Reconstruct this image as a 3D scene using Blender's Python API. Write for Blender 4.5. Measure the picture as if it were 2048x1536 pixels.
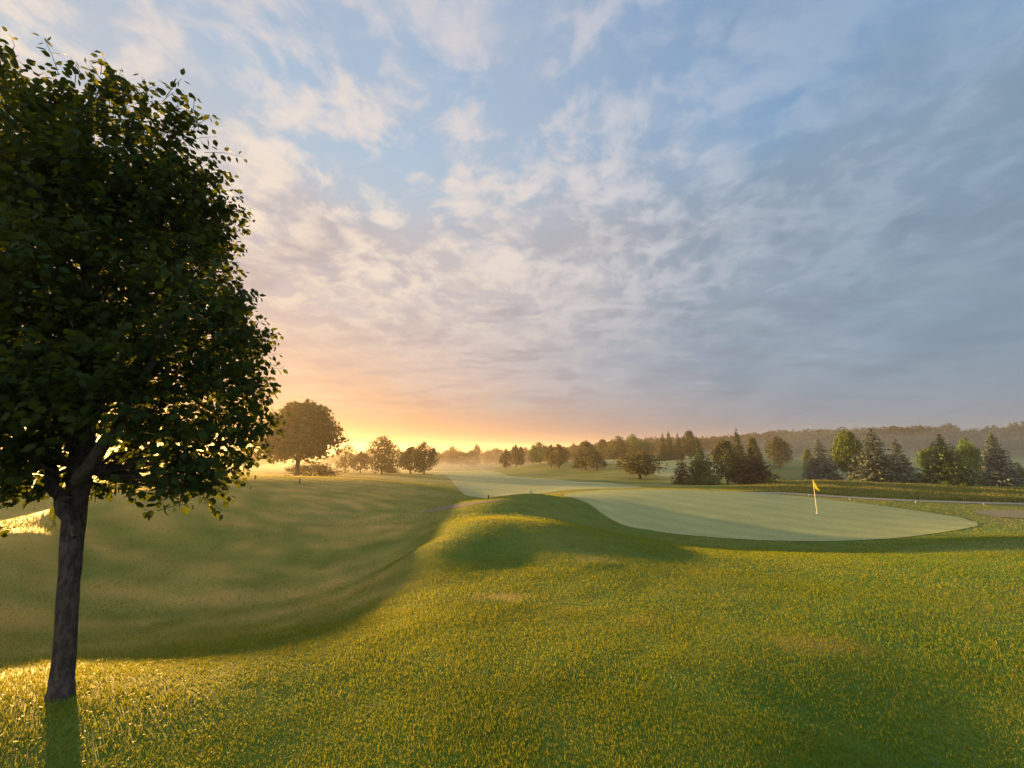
import bpy, math, random
import numpy as np
from mathutils import Vector, Matrix

for o in list(bpy.data.objects):
    bpy.data.objects.remove(o)
C = bpy.context.scene.collection
SC = bpy.context.scene
R = math.radians
rng = np.random.default_rng(7)
random.seed(7)

# ------------------------------------------------------------------ camera
CAMZ = 1.6
FPX = 772.0
PITCH = R(9.6)
cam = bpy.data.objects.new('camera', bpy.data.cameras.new('camera'))
C.objects.link(cam)
cam.location = (0, 0, CAMZ)
cam.rotation_euler = (R(90) + PITCH, 0, 0)
cam.data.sensor_width = 36
cam.data.lens = 36 * FPX / 2048
cam.data.clip_start = 0.05
cam.data.clip_end = 9000
SC.camera = cam
SC.render.resolution_x, SC.render.resolution_y = 1024, 768

def ray(px, py):
    """direction (X, F, Z) of a pixel of the 2048x1536 photograph; F is along +Y"""
    X = (px - 1024) / FPX
    V = (768 - py) / FPX
    return np.array([X, math.cos(PITCH) - V * math.sin(PITCH), V * math.cos(PITCH) + math.sin(PITCH)])

SUNV = ray(112, 838)
SUNV = SUNV / np.linalg.norm(SUNV)
SUN_ELEV = math.asin(SUNV[2])
SUN_AZ = math.atan2(SUNV[0], SUNV[1])          # clockwise from +Y

# ------------------------------------------------------------------ colour management
SC.view_settings.view_transform = 'Standard'
SC.view_settings.look = 'None'
SC.view_settings.exposure = 2.5
SC.view_settings.gamma = 1.0
SC.cycles.use_denoising = True
SC.cycles.max_bounces = 8
SC.cycles.transparent_max_bounces = 8
SC.cycles.transmission_bounces = 4
SC.cycles.diffuse_bounces = 3
SC.cycles.volume_bounces = 1
SC.cycles.caustics_reflective = False
SC.cycles.caustics_refractive = False
SC.cycles.sample_clamp_indirect = 4

# ------------------------------------------------------------------ node helpers
class G:
    """tiny builder for shader node trees"""
    def __init__(self, tree):
        self.t = tree
    def new(self, kind):
        return self.t.nodes.new(kind)
    def put(self, sock, v):
        if hasattr(v, 'is_output'):
            self.t.links.new(v, sock)
        else:
            if isinstance(v, (tuple, list)) and len(v) == 3 and sock.type == 'RGBA':
                v = (*v, 1)
            sock.default_value = v
    def m(self, op, a, b=0.0, c=0.0):
        n = self.new('ShaderNodeMath'); n.operation = op
        self.put(n.inputs[0], a); self.put(n.inputs[1], b); self.put(n.inputs[2], c)
        return n.outputs[0]
    def add(self, a, b): return self.m('ADD', a, b)
    def sub(self, a, b): return self.m('SUBTRACT', a, b)
    def mul(self, a, b): return self.m('MULTIPLY', a, b)
    def div(self, a, b): return self.m('DIVIDE', a, b)
    def pow(self, a, b): return self.m('POWER', self.m('MAXIMUM', a, 0.0), b)
    def step(self, a, lo, hi, tolo=0.0, tohi=1.0):
        n = self.new('ShaderNodeMapRange'); n.interpolation_type = 'SMOOTHSTEP'
        self.put(n.inputs[0], a); self.put(n.inputs[1], lo); self.put(n.inputs[2], hi)
        self.put(n.inputs[3], tolo); self.put(n.inputs[4], tohi)
        return n.outputs[0]
    def mix(self, f, a, b, mode='MIX'):
        n = self.new('ShaderNodeMix'); n.data_type = 'RGBA'; n.blend_type = mode
        n.clamp_factor = True
        self.put(n.inputs[0], f); self.put(n.inputs[6], a); self.put(n.inputs[7], b)
        return n.outputs[2]
    def vec(self, x, y, z):
        n = self.new('ShaderNodeCombineXYZ')
        self.put(n.inputs[0], x); self.put(n.inputs[1], y); self.put(n.inputs[2], z)
        return n.outputs[0]
    def sep(self, v):
        n = self.new('ShaderNodeSeparateXYZ'); self.put(n.inputs[0], v)
        return n.outputs
    def v(self, op, a, b=None, out=0):
        n = self.new('ShaderNodeVectorMath'); n.operation = op
        self.put(n.inputs[0], a)
        if b is not None:
            self.put(n.inputs[3] if op == 'SCALE' else n.inputs[1], b)
        return n.outputs[1] if op == 'DOT_PRODUCT' else n.outputs[0]
    def noise(self, vec, scale, detail=4, rough=0.55, dist=0.0, color=False):
        n = self.new('ShaderNodeTexNoise')
        self.put(n.inputs['Vector'], vec); n.inputs['Scale'].default_value = scale
        n.inputs['Detail'].default_value = detail; n.inputs['Roughness'].default_value = rough
        n.inputs['Distortion'].default_value = dist
        return n.outputs['Color' if color else 'Fac']

# ------------------------------------------------------------------ world: sunrise sky with broken cloud
EXPO = 2.0 ** SC.view_settings.exposure
def lin(r, g, b):
    f = lambda c: ((c / 255 + 0.055) / 1.055) ** 2.4 if c > 10 else c / 255 / 12.92
    return (f(r), f(g), f(b))
WS = 0.1
def sky(r, g, b, k=1.0):
    """radiance for the world colour socket that shows as this sRGB value"""
    return tuple(c * k / EXPO / WS for c in lin(r, g, b))

world = bpy.data.worlds.new('World')
SC.world = world
world.use_nodes = True
wt = world.node_tree
wt.nodes.clear()
g = G(wt)
tc = g.new('ShaderNodeTexCoord')
D = g.v('NORMALIZE', tc.outputs['Generated'])
dx, dy, dz = g.sep(D)
nish = g.new('ShaderNodeTexSky')
nish.sky_type = 'NISHITA'
nish.sun_disc = False
nish.sun_elevation = SUN_ELEV
nish.sun_rotation = SUN_AZ
nish.altitude = 100
nish.air_density = 1.0
nish.dust_density = 1.5
nish.ozone_density = 2.0
cs = g.v('DOT_PRODUCT', D, tuple(SUNV))                       # cosine of the angle to the sun
S_H = Vector((SUNV[0], SUNV[1], 0)).normalized()
dh = g.v('NORMALIZE', g.vec(dx, dy, 0.0))
ca = g.v('DOT_PRODUCT', dh, tuple(S_H))                       # cosine of the azimuth from the sun
zz = g.m('MAXIMUM', dz, 0.0)
# two cloud layers seen in perspective: a smooth veil and broken puffs under it
zc = g.add(zz, 0.17)
u0 = g.div(dx, zc)
v0 = g.div(dy, zc)
ang = R(-14)                                                   # streets of cloud run away, a little to the right
u = g.add(g.mul(u0, math.cos(ang)), g.mul(v0, math.sin(ang)))
v = g.add(g.mul(u0, -math.sin(ang)), g.mul(v0, math.cos(ang)))
P = g.vec(g.add(u, 0.35), g.mul(v, 0.95), 5.2)
wv = g.noise(P, 2.2, 3, 0.5, color=True)
wv2 = g.noise(P, 7.0, 2, 0.5, color=True)
P2 = g.v('ADD', P, g.v('SCALE', g.v('SUBTRACT', wv, (0.5, 0.5, 0.5)), 0.20))
P2 = g.v('ADD', P2, g.v('SCALE', g.v('SUBTRACT', wv2, (0.5, 0.5, 0.5)), 0.07))
nA = g.noise(P2, 0.85, 3, 0.5)
nB = g.noise(P2, 7.8, 5, 0.55)
nC = g.noise(P2, 11.0, 5, 0.62)
nD = g.noise(g.v('MULTIPLY', P2, (0.9, 0.45, 1.0)), 1.9, 4, 0.5)
near = g.step(ca, -0.25, 0.95)
warm = g.pow(g.m('MAXIMUM', cs, 0.0), 2.5)
right = g.step(ca, 0.55, -0.25)
low = g.step(dz, 0.66, 0.24)
# clear sky
blue = g.mix(0.80, nish.outputs[0], g.mix(g.step(dz, 0.2, 0.8), sky(160, 198, 226), sky(116, 162, 214)))
blue = g.mix(g.mul(near, g.step(dz, 0.95, 0.2, 0.35, 0.9)), blue, sky(186, 212, 224))
# veil
vl = g.add(g.add(g.mul(nA, 0.9), g.mul(nD, 0.7)), g.add(g.mul(low, 0.40), g.mul(right, 0.10)))
veil = g.step(vl, 0.52, 1.08)
vcol = g.mix(g.step(ca, -0.05, 0.80), sky(128, 152, 174), sky(186, 180, 184))
vcol = g.mix(g.mul(low, g.step(ca, 0.70, -0.05)), vcol, sky(122, 145, 164))
vcol = g.mix(g.mul(g.step(dz, 0.42, 0.05), g.step(ca, 0.45, 0.95)), vcol, sky(198, 172, 152))
vcol = g.mix(g.step(nD, 0.35, 0.65, 0.0, 0.35), vcol, g.mix(near, sky(150, 170, 188), sky(212, 202, 200)))
col = g.mix(g.mul(veil, 0.93), blue, vcol)
# puffs
pf = g.add(g.add(g.mul(nB, 0.90), g.mul(nC, 0.34)), g.mul(nA, 0.20))
puff = g.mul(g.step(pf, 0.62, 0.88), g.step(pf, 1.12, 0.90, 0.60, 1.0))
pw = g.mul(g.mul(g.step(dz, 0.16, 0.50, 0.10, 1.0), g.step(dz, 0.95, 0.62, 0.45, 1.0)), g.mix(right, (0.85, 0.85, 0.85), (0.34, 0.34, 0.34)))
pcol = g.mix(near, sky(176, 195, 214), sky(234, 220, 214))
pcol = g.mix(g.mul(warm, g.step(dz, 0.90, 0.25)), pcol, sky(255, 238, 206))
col = g.mix(g.mul(puff, pw), col, pcol)
# flat streaks low in the deck
zc3 = g.add(zz, 0.09)
P3 = g.v('ADD', g.vec(g.div(dx, zc3), g.div(dy, zc3), 1.3), g.v('SCALE', g.v('SUBTRACT', wv, (0.5, 0.5, 0.5)), 0.35))
st = g.noise(g.v('MULTIPLY', P3, (0.62, 1.0, 1.0)), 2.6, 6, 0.58)
stf = g.mul(g.step(st, 0.53, 0.70), g.mul(g.step(dz, 0.52, 0.30), g.step(dz, 0.02, 0.12)))
col = g.mix(g.mul(stf, g.step(ca, -0.2, 0.6, 0.30, 0.5)), col, g.mix(near, sky(150, 176, 200), sky(226, 208, 192)))
dk = g.mul(g.step(st, 0.50, 0.34), g.mul(g.step(dz, 0.60, 0.36), g.step(dz, 0.02, 0.12)))
col = g.mix(g.mul(dk, g.step(ca, -0.2, 0.6, 0.35, 0.55)), col, g.mix(near, sky(112, 134, 156), sky(166, 158, 166)))
# horizon band
hz = g.step(dz, 0.20, -0.02)
hcol = g.mix(g.step(ca, -0.10, 0.90), sky(128, 146, 160), sky(176, 130, 96))
col = g.mix(g.mul(hz, 0.9), col, hcol)
glow1 = g.mul(g.pow(cs, 8.0), g.step(dz, 0.40, 0.0))
glow2 = g.pow(cs, 60.0)
glow3 = g.pow(cs, 900.0)
col = g.mix(g.mul(glow1, 0.35), col, sky(230, 158, 84))
gl = g.mix(1.0, g.v('SCALE', sky(255, 176, 70), g.mul(glow2, 0.18)), g.v('SCALE', sky(255, 218, 140), g.mul(glow3, 6.0)), 'ADD')
gl.node.clamp_result = False
col = g.mix(1.0, col, gl, 'ADD')
# unseen sky behind the photographer, brightened as added fill for the shade
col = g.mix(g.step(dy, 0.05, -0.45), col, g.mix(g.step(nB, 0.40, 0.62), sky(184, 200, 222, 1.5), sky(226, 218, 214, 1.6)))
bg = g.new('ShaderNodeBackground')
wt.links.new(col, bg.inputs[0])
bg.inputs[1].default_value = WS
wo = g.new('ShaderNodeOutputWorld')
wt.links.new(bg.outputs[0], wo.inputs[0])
world.cycles.sampling_method = 'MANUAL'
world.cycles.sample_map_resolution = 512

# ------------------------------------------------------------------ sun
sl = bpy.data.lights.new('sun', 'SUN')
sl.energy = 5.0
sl.angle = R(0.8)
sl.color = (1.0, 0.55, 0.15)
sun = bpy.data.objects.new('sun', sl)
C.objects.link(sun)
sun.location = (-40, 40, 30)
sun.rotation_euler = Vector(SUNV).to_track_quat('Z', 'Y').to_euler()

# ------------------------------------------------------------------ terrain
CP = [  # (pixel x, pixel y, height below the camera) of visible ground
 (118,1400,-1.64),(600,1500,-1.66),(1024,1500,-1.64),(1500,1500,-1.65),(2000,1500,-1.76),(100,1520,-1.62),
 (0,1385,-1.66),(300,1345,-1.72),(480,1310,-1.75),(700,1265,-1.82),(870,1185,-1.95),
 (1200,1300,-1.74),(1600,1300,-1.77),(2000,1300,-1.80),(850,1400,-1.66),
 (1100,1180,-2.0),(1350,1180,-2.0),(1650,1160,-2.1),(2000,1160,-2.0),(2048,1075,-2.35),
 (840,1095,-2.08),(960,1042,-1.98),(1090,1052,-2.05),(900,1130,-2.05),(1000,1100,-2.1),
 (720,1160,-2.62),(560,1150,-2.7),(400,1180,-2.55),(250,1200,-2.4),(100,1250,-2.2),(0,1300,-2.0),(620,1230,-2.3),
 (760,1075,-2.62),(800,1120,-2.5),
 (600,1060,-2.3),(400,1060,-2.0),(200,1070,-1.85),(300,1110,-2.2),(100,1120,-1.9),
 (0,1050,-1.5),(100,1080,-1.6),(60,1015,-1.85),(160,1020,-1.75),
 (0,985,-1.85),(100,985,-1.5),(190,985,-1.22),(300,977,-1.22),(470,967,-1.43),(600,963,-1.75),(330,1020,-1.55),(470,1010,-1.85),
 (700,957,-2.25),(800,966,-2.55),(900,986,-3.0),(950,999,-3.1),(800,1000,-2.6),(700,1000,-2.35),(860,1022,-2.7),(600,1000,-2.05),
 (1000,1003,-2.3),(1080,988,-2.42),(1000,1024,-2.45),(1120,1015,-2.75),(920,1020,-2.45),
 (1130,992,-3.30),(1230,1045,-3.44),(1350,1068,-3.44),(1500,1080,-3.43),(1700,1082,-3.38),(1850,1070,-3.34),(1955,1050,-3.33),
 (1850,1025,-3.37),(1700,1005,-3.38),(1500,985,-3.36),(1290,979,-3.33),(1500,1030,-3.42),(1350,1020,-3.41),
 (1350,1100,-2.42),(1600,1110,-2.55),(1850,1100,-2.6),(1200,1068,-2.36),
 (2048,1030,-3.45),(2048,1007,-3.65),(1850,1003,-3.65),(1700,995,-3.68),(1540,986,-3.65),
 (1480,970,-3.8),(1650,964,-3.55),(1800,968,-3.7),(1930,974,-3.9),(2048,978,-4.0),
 (1600,945,-5.2),(1850,950,-5.2),(2040,953,-5.2),(1650,927,-6.5),(1900,928,-6.5),
 (1380,907,-1.4),(1300,920,-3.2),(1300,940,-4.3),(1400,948,-4.6),(1550,930,-3.8),(1480,912,-2.0),(1250,925,-3.8),
 (1000,975,-4.5),(960,990,-4.0),(1100,962,-5.0),(1000,945,-5.6),(900,946,-6.0),(1200,966,-4.4),(1280,956,-4.7),(1330,975,-4.1),
 (1100,945,-5.0),(1080,928,-4.7),(1010,938,-6.4),(1160,945,-4.9),
 (0,961,-3.0),(150,961,-3.1),(300,956,-3.2),(440,955,-3.2),(590,953,-3.1),(700,951,-3.9),(780,948,-5.3),(850,949,-5.4),
 (300,940,-6.0),(50,942,-6.0),(600,938,-7.0),(930,938,-9.0),
]
thl, lrl, zl = [], [], []
def addw(th, r, z):
    thl.append(th); lrl.append(math.log(r)); zl.append(z)
for px, py, rz in CP:
    d = ray(px, py)
    t = rz / d[2]
    addw(math.atan2(d[0], d[1]), t * math.hypot(d[0], d[1]), rz)
for a in range(-180, 181, 30):
    addw(R(a), 1.0, -1.6)
for a in (-170, -140, -110, -85, -70, 70, 85, 110, 140, 170):
    right = a > 0
    for r_, z_ in ((3.5, -1.65), (12, -2.0 if right else -1.75), (40, -3.6 if right else -3.0), (120, -5.5)):
        addw(R(a), r_, z_)
for a in range(-180, 181, 15):
    addw(R(a), 350, -10.0); addw(R(a), 900, -10.5); addw(R(a), 4000, -12.0)
KU = 1.7
cu = np.array(thl) * KU; cv = np.array(lrl); cz = np.array(zl)
def kern(d2):
    return 0.5 * d2 * np.log(d2 + 1e-9)
n_ = len(cu)
A = np.zeros((n_ + 3, n_ + 3))
A[:n_, :n_] = kern((cu[:, None] - cu) ** 2 + (cv[:, None] - cv) ** 2) + 0.0015 * np.eye(n_)
A[:n_, n_] = 1; A[:n_, n_ + 1] = cu; A[:n_, n_ + 2] = cv
A[n_:, :n_] = A[:n_, n_:].T
W = np.linalg.solve(A, np.concatenate([cz, np.zeros(3)]))
def rbf(u, v):
    out = np.empty(len(u))
    for i in range(0, len(u), 20000):
        uu = u[i:i + 20000, None]; vv = v[i:i + 20000, None]
        out[i:i + 20000] = kern((uu - cu) ** 2 + (vv - cv) ** 2) @ W[:n_] + W[n_] + W[n_ + 1] * uu[:, 0] + W[n_ + 2] * vv[:, 0]
    return out

# cheap value noise for small undulation
_tab = rng.random((256, 256))
def vnoise(x, y):
    xi = np.floor(x).astype(int); yi = np.floor(y).astype(int)
    fx = x - xi; fy = y - yi
    fx = fx * fx * (3 - 2 * fx); fy = fy * fy * (3 - 2 * fy)
    a = _tab[xi & 255, yi & 255]; b = _tab[(xi + 1) & 255, yi & 255]
    c = _tab[xi & 255, (yi + 1) & 255]; d = _tab[(xi + 1) & 255, (yi + 1) & 255]
    return (a * (1 - fx) + b * fx) * (1 - fy) + (c * (1 - fx) + d * fx) * fy - 0.5

# the wooded ridge to the right: (pixel x, pixel y of its skyline) at about 480 m
RID = np.array([(1100, 905), (1170, 890), (1240, 882), (1300, 877), (1420, 877), (1480, 871), (1540, 864), (1700, 858),
                (1850, 854), (1960, 862), (2048, 846), (2300, 838), (2800, 850)], float)
def rid_dir(px, py):
    d = ray(px, py)
    return math.atan2(d[0], d[1]), d[2] / math.hypot(d[0], d[1])
_rt = np.array([rid_dir(*p) for p in RID])
RIDGE_R, CANOPY = 340.0, 9.0
def ridge_h(th, r):
    top = np.interp(th, _rt[:, 0], _rt[:, 1] * RIDGE_R, left=-10, right=10) + 10.2 - CANOPY
    top = np.maximum(top, 0)
    f = np.where(r < RIDGE_R, np.exp(-((r - RIDGE_R) / 75.0) ** 2), np.exp(-((r - RIDGE_R) / 300.0) ** 2))
    return top * f

ths = np.concatenate([np.arange(-180, -72, 2.0), np.arange(-72, 72, 0.25), np.arange(72, 180.1, 2.0)]) * math.pi / 180
NR = 270
lrs = np.linspace(math.log(0.35), math.log(1700), NR)
TT, LL = np.meshgrid(ths, lrs, indexing='ij')
rr = np.exp(LL)
XX = np.sin(TT) * rr; YY = np.cos(TT) * rr
ZZ = rbf((TT * KU).ravel(), np.maximum(LL, 0.0).ravel()).reshape(TT.shape)
near_w = np.clip((rr - 0.5) / 2.0, 0, 1)
ZZ = -1.6 * (1 - near_w) + ZZ * near_w
amp = np.clip(1.2 - rr / 120, 0.2, 1.0)
amp = amp * (1 - 0.8 * np.clip(1.6 - np.hypot((TT - R(32)) / R(26), (LL - math.log(23)) / 0.55) * 1.2, 0, 1))
ZZ += amp * (0.030 * vnoise(XX / 2.6, YY / 2.6) + 0.018 * vnoise(XX / 1.1 + 7, YY / 1.1) + 0.012 * vnoise(XX / 0.5, YY / 0.5 + 3))
ZZ += np.clip((rr - 25) / 60, 0, 1) * 0.5 * vnoise(XX / 17 + 3, YY / 17)
ZZ += ridge_h(TT, rr)
ZZ += CAMZ
def ground_z(x, y):
    x = np.asarray(x, float); y = np.asarray(y, float)
    th = np.arctan2(x, y); lr = np.log(np.maximum(np.hypot(x, y), 0.36))
    i = np.clip(np.searchsorted(ths, th, side='right') - 1, 0, len(ths) - 2)
    a = (th - ths[i]) / (ths[i + 1] - ths[i])
    f = np.clip((lr - lrs[0]) / (lrs[1] - lrs[0]), 0, NR - 1.001)
    j = f.astype(int); b = f - j
    return (ZZ[i, j] * (1 - a) + ZZ[i + 1, j] * a) * (1 - b) + (ZZ[i, j + 1] * (1 - a) + ZZ[i + 1, j + 1] * a) * b
def hit(px, py, rmin=0.8):
    """where the ray of a pixel first meets the ground"""
    d = ray(px, py)
    h = math.hypot(d[0], d[1])
    rs = np.exp(np.linspace(math.log(rmin), math.log(2500), 1500))
    x = d[0] / h * rs; y = d[1] / h * rs; z = CAMZ + d[2] / h * rs
    below = z < ground_z(x, y)
    k = int(np.argmax(below)) if below.any() else len(rs) - 1
    return np.array([x[k], y[k], ground_z(x[k], y[k])])
def at(px, py, depth):
    """point on the ground below a pixel column at a given distance along +Y"""
    d = ray(px, py)
    x = d[0] / d[1] * depth
    return np.array([x, depth, float(ground_z(x, depth))])

# ------------------------------------------------------------------ mesh helpers
def dew_glow_at(x, y):  # mask for dew, mowing arcs, pale patches and the hollow's painted haze glow
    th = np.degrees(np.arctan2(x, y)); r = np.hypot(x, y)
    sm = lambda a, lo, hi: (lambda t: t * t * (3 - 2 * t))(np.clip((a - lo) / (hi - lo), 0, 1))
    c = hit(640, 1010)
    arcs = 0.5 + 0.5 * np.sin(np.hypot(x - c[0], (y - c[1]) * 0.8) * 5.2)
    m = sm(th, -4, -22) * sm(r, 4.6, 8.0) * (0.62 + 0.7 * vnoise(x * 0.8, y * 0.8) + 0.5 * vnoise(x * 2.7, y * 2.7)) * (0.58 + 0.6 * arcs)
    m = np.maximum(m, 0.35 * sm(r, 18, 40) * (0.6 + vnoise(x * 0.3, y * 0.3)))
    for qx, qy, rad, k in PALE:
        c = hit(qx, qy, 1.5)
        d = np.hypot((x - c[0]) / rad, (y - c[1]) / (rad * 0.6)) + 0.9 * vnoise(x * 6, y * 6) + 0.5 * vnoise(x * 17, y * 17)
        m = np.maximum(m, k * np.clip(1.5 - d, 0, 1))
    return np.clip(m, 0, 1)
# worn pale patches of turf
PALE = ((1003, 1194, 0.30, 0.75), (775, 1054, 0.8, 0.9), (1290, 1240, 0.25, 0.4), (1640, 1290, 0.35, 0.4), (1180, 1120, 0.4, 0.4))
def mesh_from(name, verts, faces_flat, counts, mats=(), smooth=False, attrs=None):
    """verts (n,3); faces_flat: vertex indices; counts: corners per face"""
    me = bpy.data.meshes.new(name)
    verts = np.ascontiguousarray(verts, dtype=np.float32)
    faces_flat = np.ascontiguousarray(faces_flat, dtype=np.int32)
    counts = np.ascontiguousarray(counts, dtype=np.int32)
    me.vertices.add(len(verts)); me.vertices.foreach_set('co', verts.ravel())
    me.loops.add(len(faces_flat)); me.loops.foreach_set('vertex_index', faces_flat)
    me.polygons.add(len(counts))
    me.polygons.foreach_set('loop_start', np.concatenate([[0], np.cumsum(counts)[:-1]]).astype(np.int32))
    if smooth:
        me.polygons.foreach_set('use_smooth', np.ones(len(counts), dtype=bool))
    for k, a in (attrs or {}).items():
        at_ = me.attributes.new(k, 'FLOAT', 'POINT')
        at_.data.foreach_set('value', np.ascontiguousarray(a, dtype=np.float32))
    me.update(calc_edges=True)
    for m_ in mats:
        me.materials.append(m_)
    return me
def link(name, me, parent=None):
    o = bpy.data.objects.new(name, me)
    C.objects.link(o)
    if parent is not None:
        o.parent = parent
    return o
def empty(name, loc=(0, 0, 0), rz=0.0, sc=(1, 1, 1)):
    o = bpy.data.objects.new(name, None)
    C.objects.link(o)
    o.empty_display_size = 0.2
    o.location = loc; o.rotation_euler = (0, 0, rz); o.scale = sc
    return o
def tag(o, label, cat, group=None):
    o['label'] = label; o['category'] = cat
    if group: o['group'] = group
    return o
def grid_faces(nu, nv):
    i, j = np.meshgrid(np.arange(nu - 1), np.arange(nv - 1), indexing='ij')
    a = (i * nv + j).ravel()
    return np.stack([a, a + nv, a + nv + 1, a + 1], 1)

# ------------------------------------------------------------------ materials
def material(name):
    m_ = bpy.data.materials.new(name)
    m_.use_nodes = True
    t = m_.node_tree
    b = t.nodes['Principled BSDF']
    return m_, G(t), b, t.nodes['Material Output']
def principled(name, col, rough=0.7, spec=0.3):
    m_, g, b, o = material(name)
    b.inputs['Base Color'].default_value = (*col, 1)
    b.inputs['Roughness'].default_value = rough
    b.inputs['Specular IOR Level'].default_value = spec
    return m_

def turf_material(name, c1, c2, c3, scale=1.0, sheen=0.0, bump=0.25, dew=None):
    m_, g, b, o = material(name)
    geo = g.new('ShaderNodeNewGeometry')
    pos = geo.outputs['Position']
    big = g.noise(pos, 0.16 * scale, 4, 0.55)
    mid = g.noise(pos, 1.1 * scale, 5, 0.6)
    fine = g.noise(pos, 38.0, 3, 0.7)
    c = g.mix(g.step(mid, 0.35, 0.68), c1, c2)
    c = g.mix(g.mul(g.step(big, 0.45, 0.72), 0.8), c, c3)
    c = g.mix(g.step(fine, 0.25, 0.75, 0.0, 0.5), c, tuple(x * 0.45 for x in c1))
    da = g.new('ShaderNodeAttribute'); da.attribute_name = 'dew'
    c = g.mix(g.mul(da.outputs['Fac'], 0.85), c, (0.38, 0.265, 0.065))  # pale dew warmed to gold: haze glow painted into the turf colour
    if dew:
        c = g.mix(g.step(g.noise(pos, 0.5, 4, 0.6), 0.3, 0.75, 0.55, 1.0), c, dew)
        px_, py_, pz_ = g.sep(pos)
        stripe = g.m('SINE', g.add(g.mul(px_, 2.9), g.add(g.mul(py_, 1.7), g.mul(g.noise(pos, 0.35, 2), 2.0))))
        c = g.mix(g.step(stripe, -0.4, 0.4, 0.0, 0.16), c, tuple(x * 0.6 for x in c1))
        c = g.mix(g.step(g.noise(pos, 9.0, 5, 0.75), 0.38, 0.62, 0.34, 0.0), c, tuple(x * 0.5 for x in c1))
        c = g.mix(g.step(g.noise(g.v('MULTIPLY', pos, (1.0, 1.0, 1.0)), 2.1, 5, 0.7), 0.55, 0.75, 0.0, 0.3), c, (0.34, 0.36, 0.22))
    g.put(b.inputs['Base Color'], c)
    b.inputs['Roughness'].default_value = 0.75
    b.inputs['Specular IOR Level'].default_value = 0.15
    b.inputs['Sheen Weight'].default_value = sheen
    b.inputs['Sheen Roughness'].default_value = 0.5
    b.inputs['Sheen Tint'].default_value = (0.9, 0.85, 0.45, 1)
    bp = g.new('ShaderNodeBump')
    bp.inputs['Strength'].default_value = bump
    bp.inputs['Distance'].default_value = 0.03
    g.put(bp.inputs['Height'], g.add(g.noise(pos, 30.0, 4, 0.7), g.mul(g.noise(pos, 6.0, 4, 0.6), 1.5)))
    g.put(b.inputs['Normal'], bp.outputs[0])
    return m_
M_GROUND = turf_material('turf', (0.050, 0.12, 0.010), (0.095, 0.175, 0.018), (0.16, 0.19, 0.045))
M_GREEN = turf_material('green_turf', (0.20, 0.26, 0.09), (0.25, 0.30, 0.11), (0.27, 0.30, 0.11), bump=0.22, dew=(0.33, 0.36, 0.145))
M_FAIR = turf_material('fairway_turf', (0.20, 0.26, 0.09), (0.25, 0.30, 0.11), (0.27, 0.30, 0.12), bump=0.22, dew=(0.33, 0.36, 0.16))
M_COLLAR = turf_material('collar_turf', (0.035, 0.105, 0.010), (0.055, 0.13, 0.012), (0.07, 0.135, 0.016), bump=0.15)

# ------------------------------------------------------------------ ground sheet
V = np.stack([XX, YY, ZZ], -1).reshape(-1, 3)
F = grid_faces(len(ths), NR)
ground = link('ground', mesh_from('ground', V, F.ravel(), np.full(len(F), 4), [M_GROUND], smooth=True, attrs={'dew': dew_glow_at(XX.ravel(), YY.ravel())}))
ground['kind'] = 'structure'

# sheets mown or laid on the ground: columns (pixel x, pixel y near edge, pixel y far edge)
SHEETS = []
def catmull(xs, ys, q):
    xs = np.asarray(xs, float); ys = np.asarray(ys, float)
    m = np.gradient(ys, xs)
    i = np.clip(np.searchsorted(xs, q, side='right') - 1, 0, len(xs) - 2)
    h = xs[i + 1] - xs[i]; t = (q - xs[i]) / h
    return ((2*t**3-3*t**2+1)*ys[i] + (t**3-2*t**2+t)*h*m[i] + (-2*t**3+3*t**2)*ys[i+1] + (t**3-t**2)*h*m[i+1])
def sheet(name, cols, mat, step=5, nv=44, rmin=0.8, lift=0.006):
    cols = np.array(cols, float)
    n = max(int((cols[-1, 0] - cols[0, 0]) / step), 6)
    q = np.linspace(cols[0, 0], cols[-1, 0], n)
    yn = catmull(cols[:, 0], cols[:, 1], q); yf = catmull(cols[:, 0], cols[:, 2], q)
    pn = np.array([hit(a, max(b_, c_), rmin) for a, b_, c_ in zip(q, yn, yf)]); pf = np.array([hit(a, min(b_, c_), rmin) for a, b_, c_ in zip(q, yn, yf)])
    rn = np.hypot(pn[:, 0], pn[:, 1]); rf = np.maximum(np.hypot(pf[:, 0], pf[:, 1]), rn * 1.002)
    th = np.arctan2(pn[:, 0], pn[:, 1])
    s = np.linspace(0, 1, nv)
    rgrid = rn[:, None] * (1 - s) + rf[:, None] * s
    x = np.sin(th)[:, None] * rgrid; y = np.cos(th)[:, None] * rgrid
    z = ground_z(x, y) + lift + 0.0004 * rgrid
    Fq = grid_faces(n, nv)
    o = link(name, mesh_from(name, np.stack([x, y, z], -1).reshape(-1, 3), Fq.ravel(), np.full(len(Fq), 4), [mat], smooth=True))
    o['kind'] = 'structure'
    SHEETS.append((th, rn, rf))
    return o
GREEN_COLS = [(1128, 993, 989), (1150, 997, 986), (1180, 1010, 983), (1205, 1028, 981), (1240, 1048, 980), (1300, 1061, 979), (1400, 1073, 981),
      (1500, 1080, 985), (1600, 1083, 993), (1700, 1082, 1004), (1800, 1076, 1017), (1880, 1066, 1029), (1930, 1058, 1038), (1956, 1052, 1047)]
sheet('putting_green', GREEN_COLS, M_GREEN, rmin=9)
sheet('fairway', [(866, 951, 947), (900, 958, 944), (916, 978, 943), (930, 990, 943), (950, 994, 942), (985, 998, 942), (1020, 997, 952), (1060, 990, 956),
      (1100, 985, 958), (1150, 980, 963), (1210, 978, 966), (1260, 976.5, 971), (1285, 975, 974)], M_FAIR, rmin=25)
sheet('fairway', [(1200, 927, 921), (1240, 930, 919), (1300, 948, 915), (1340, 955, 913), (1400, 957, 916), (1450, 957, 930), (1482, 955, 950)], M_FAIR, rmin=55)
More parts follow.
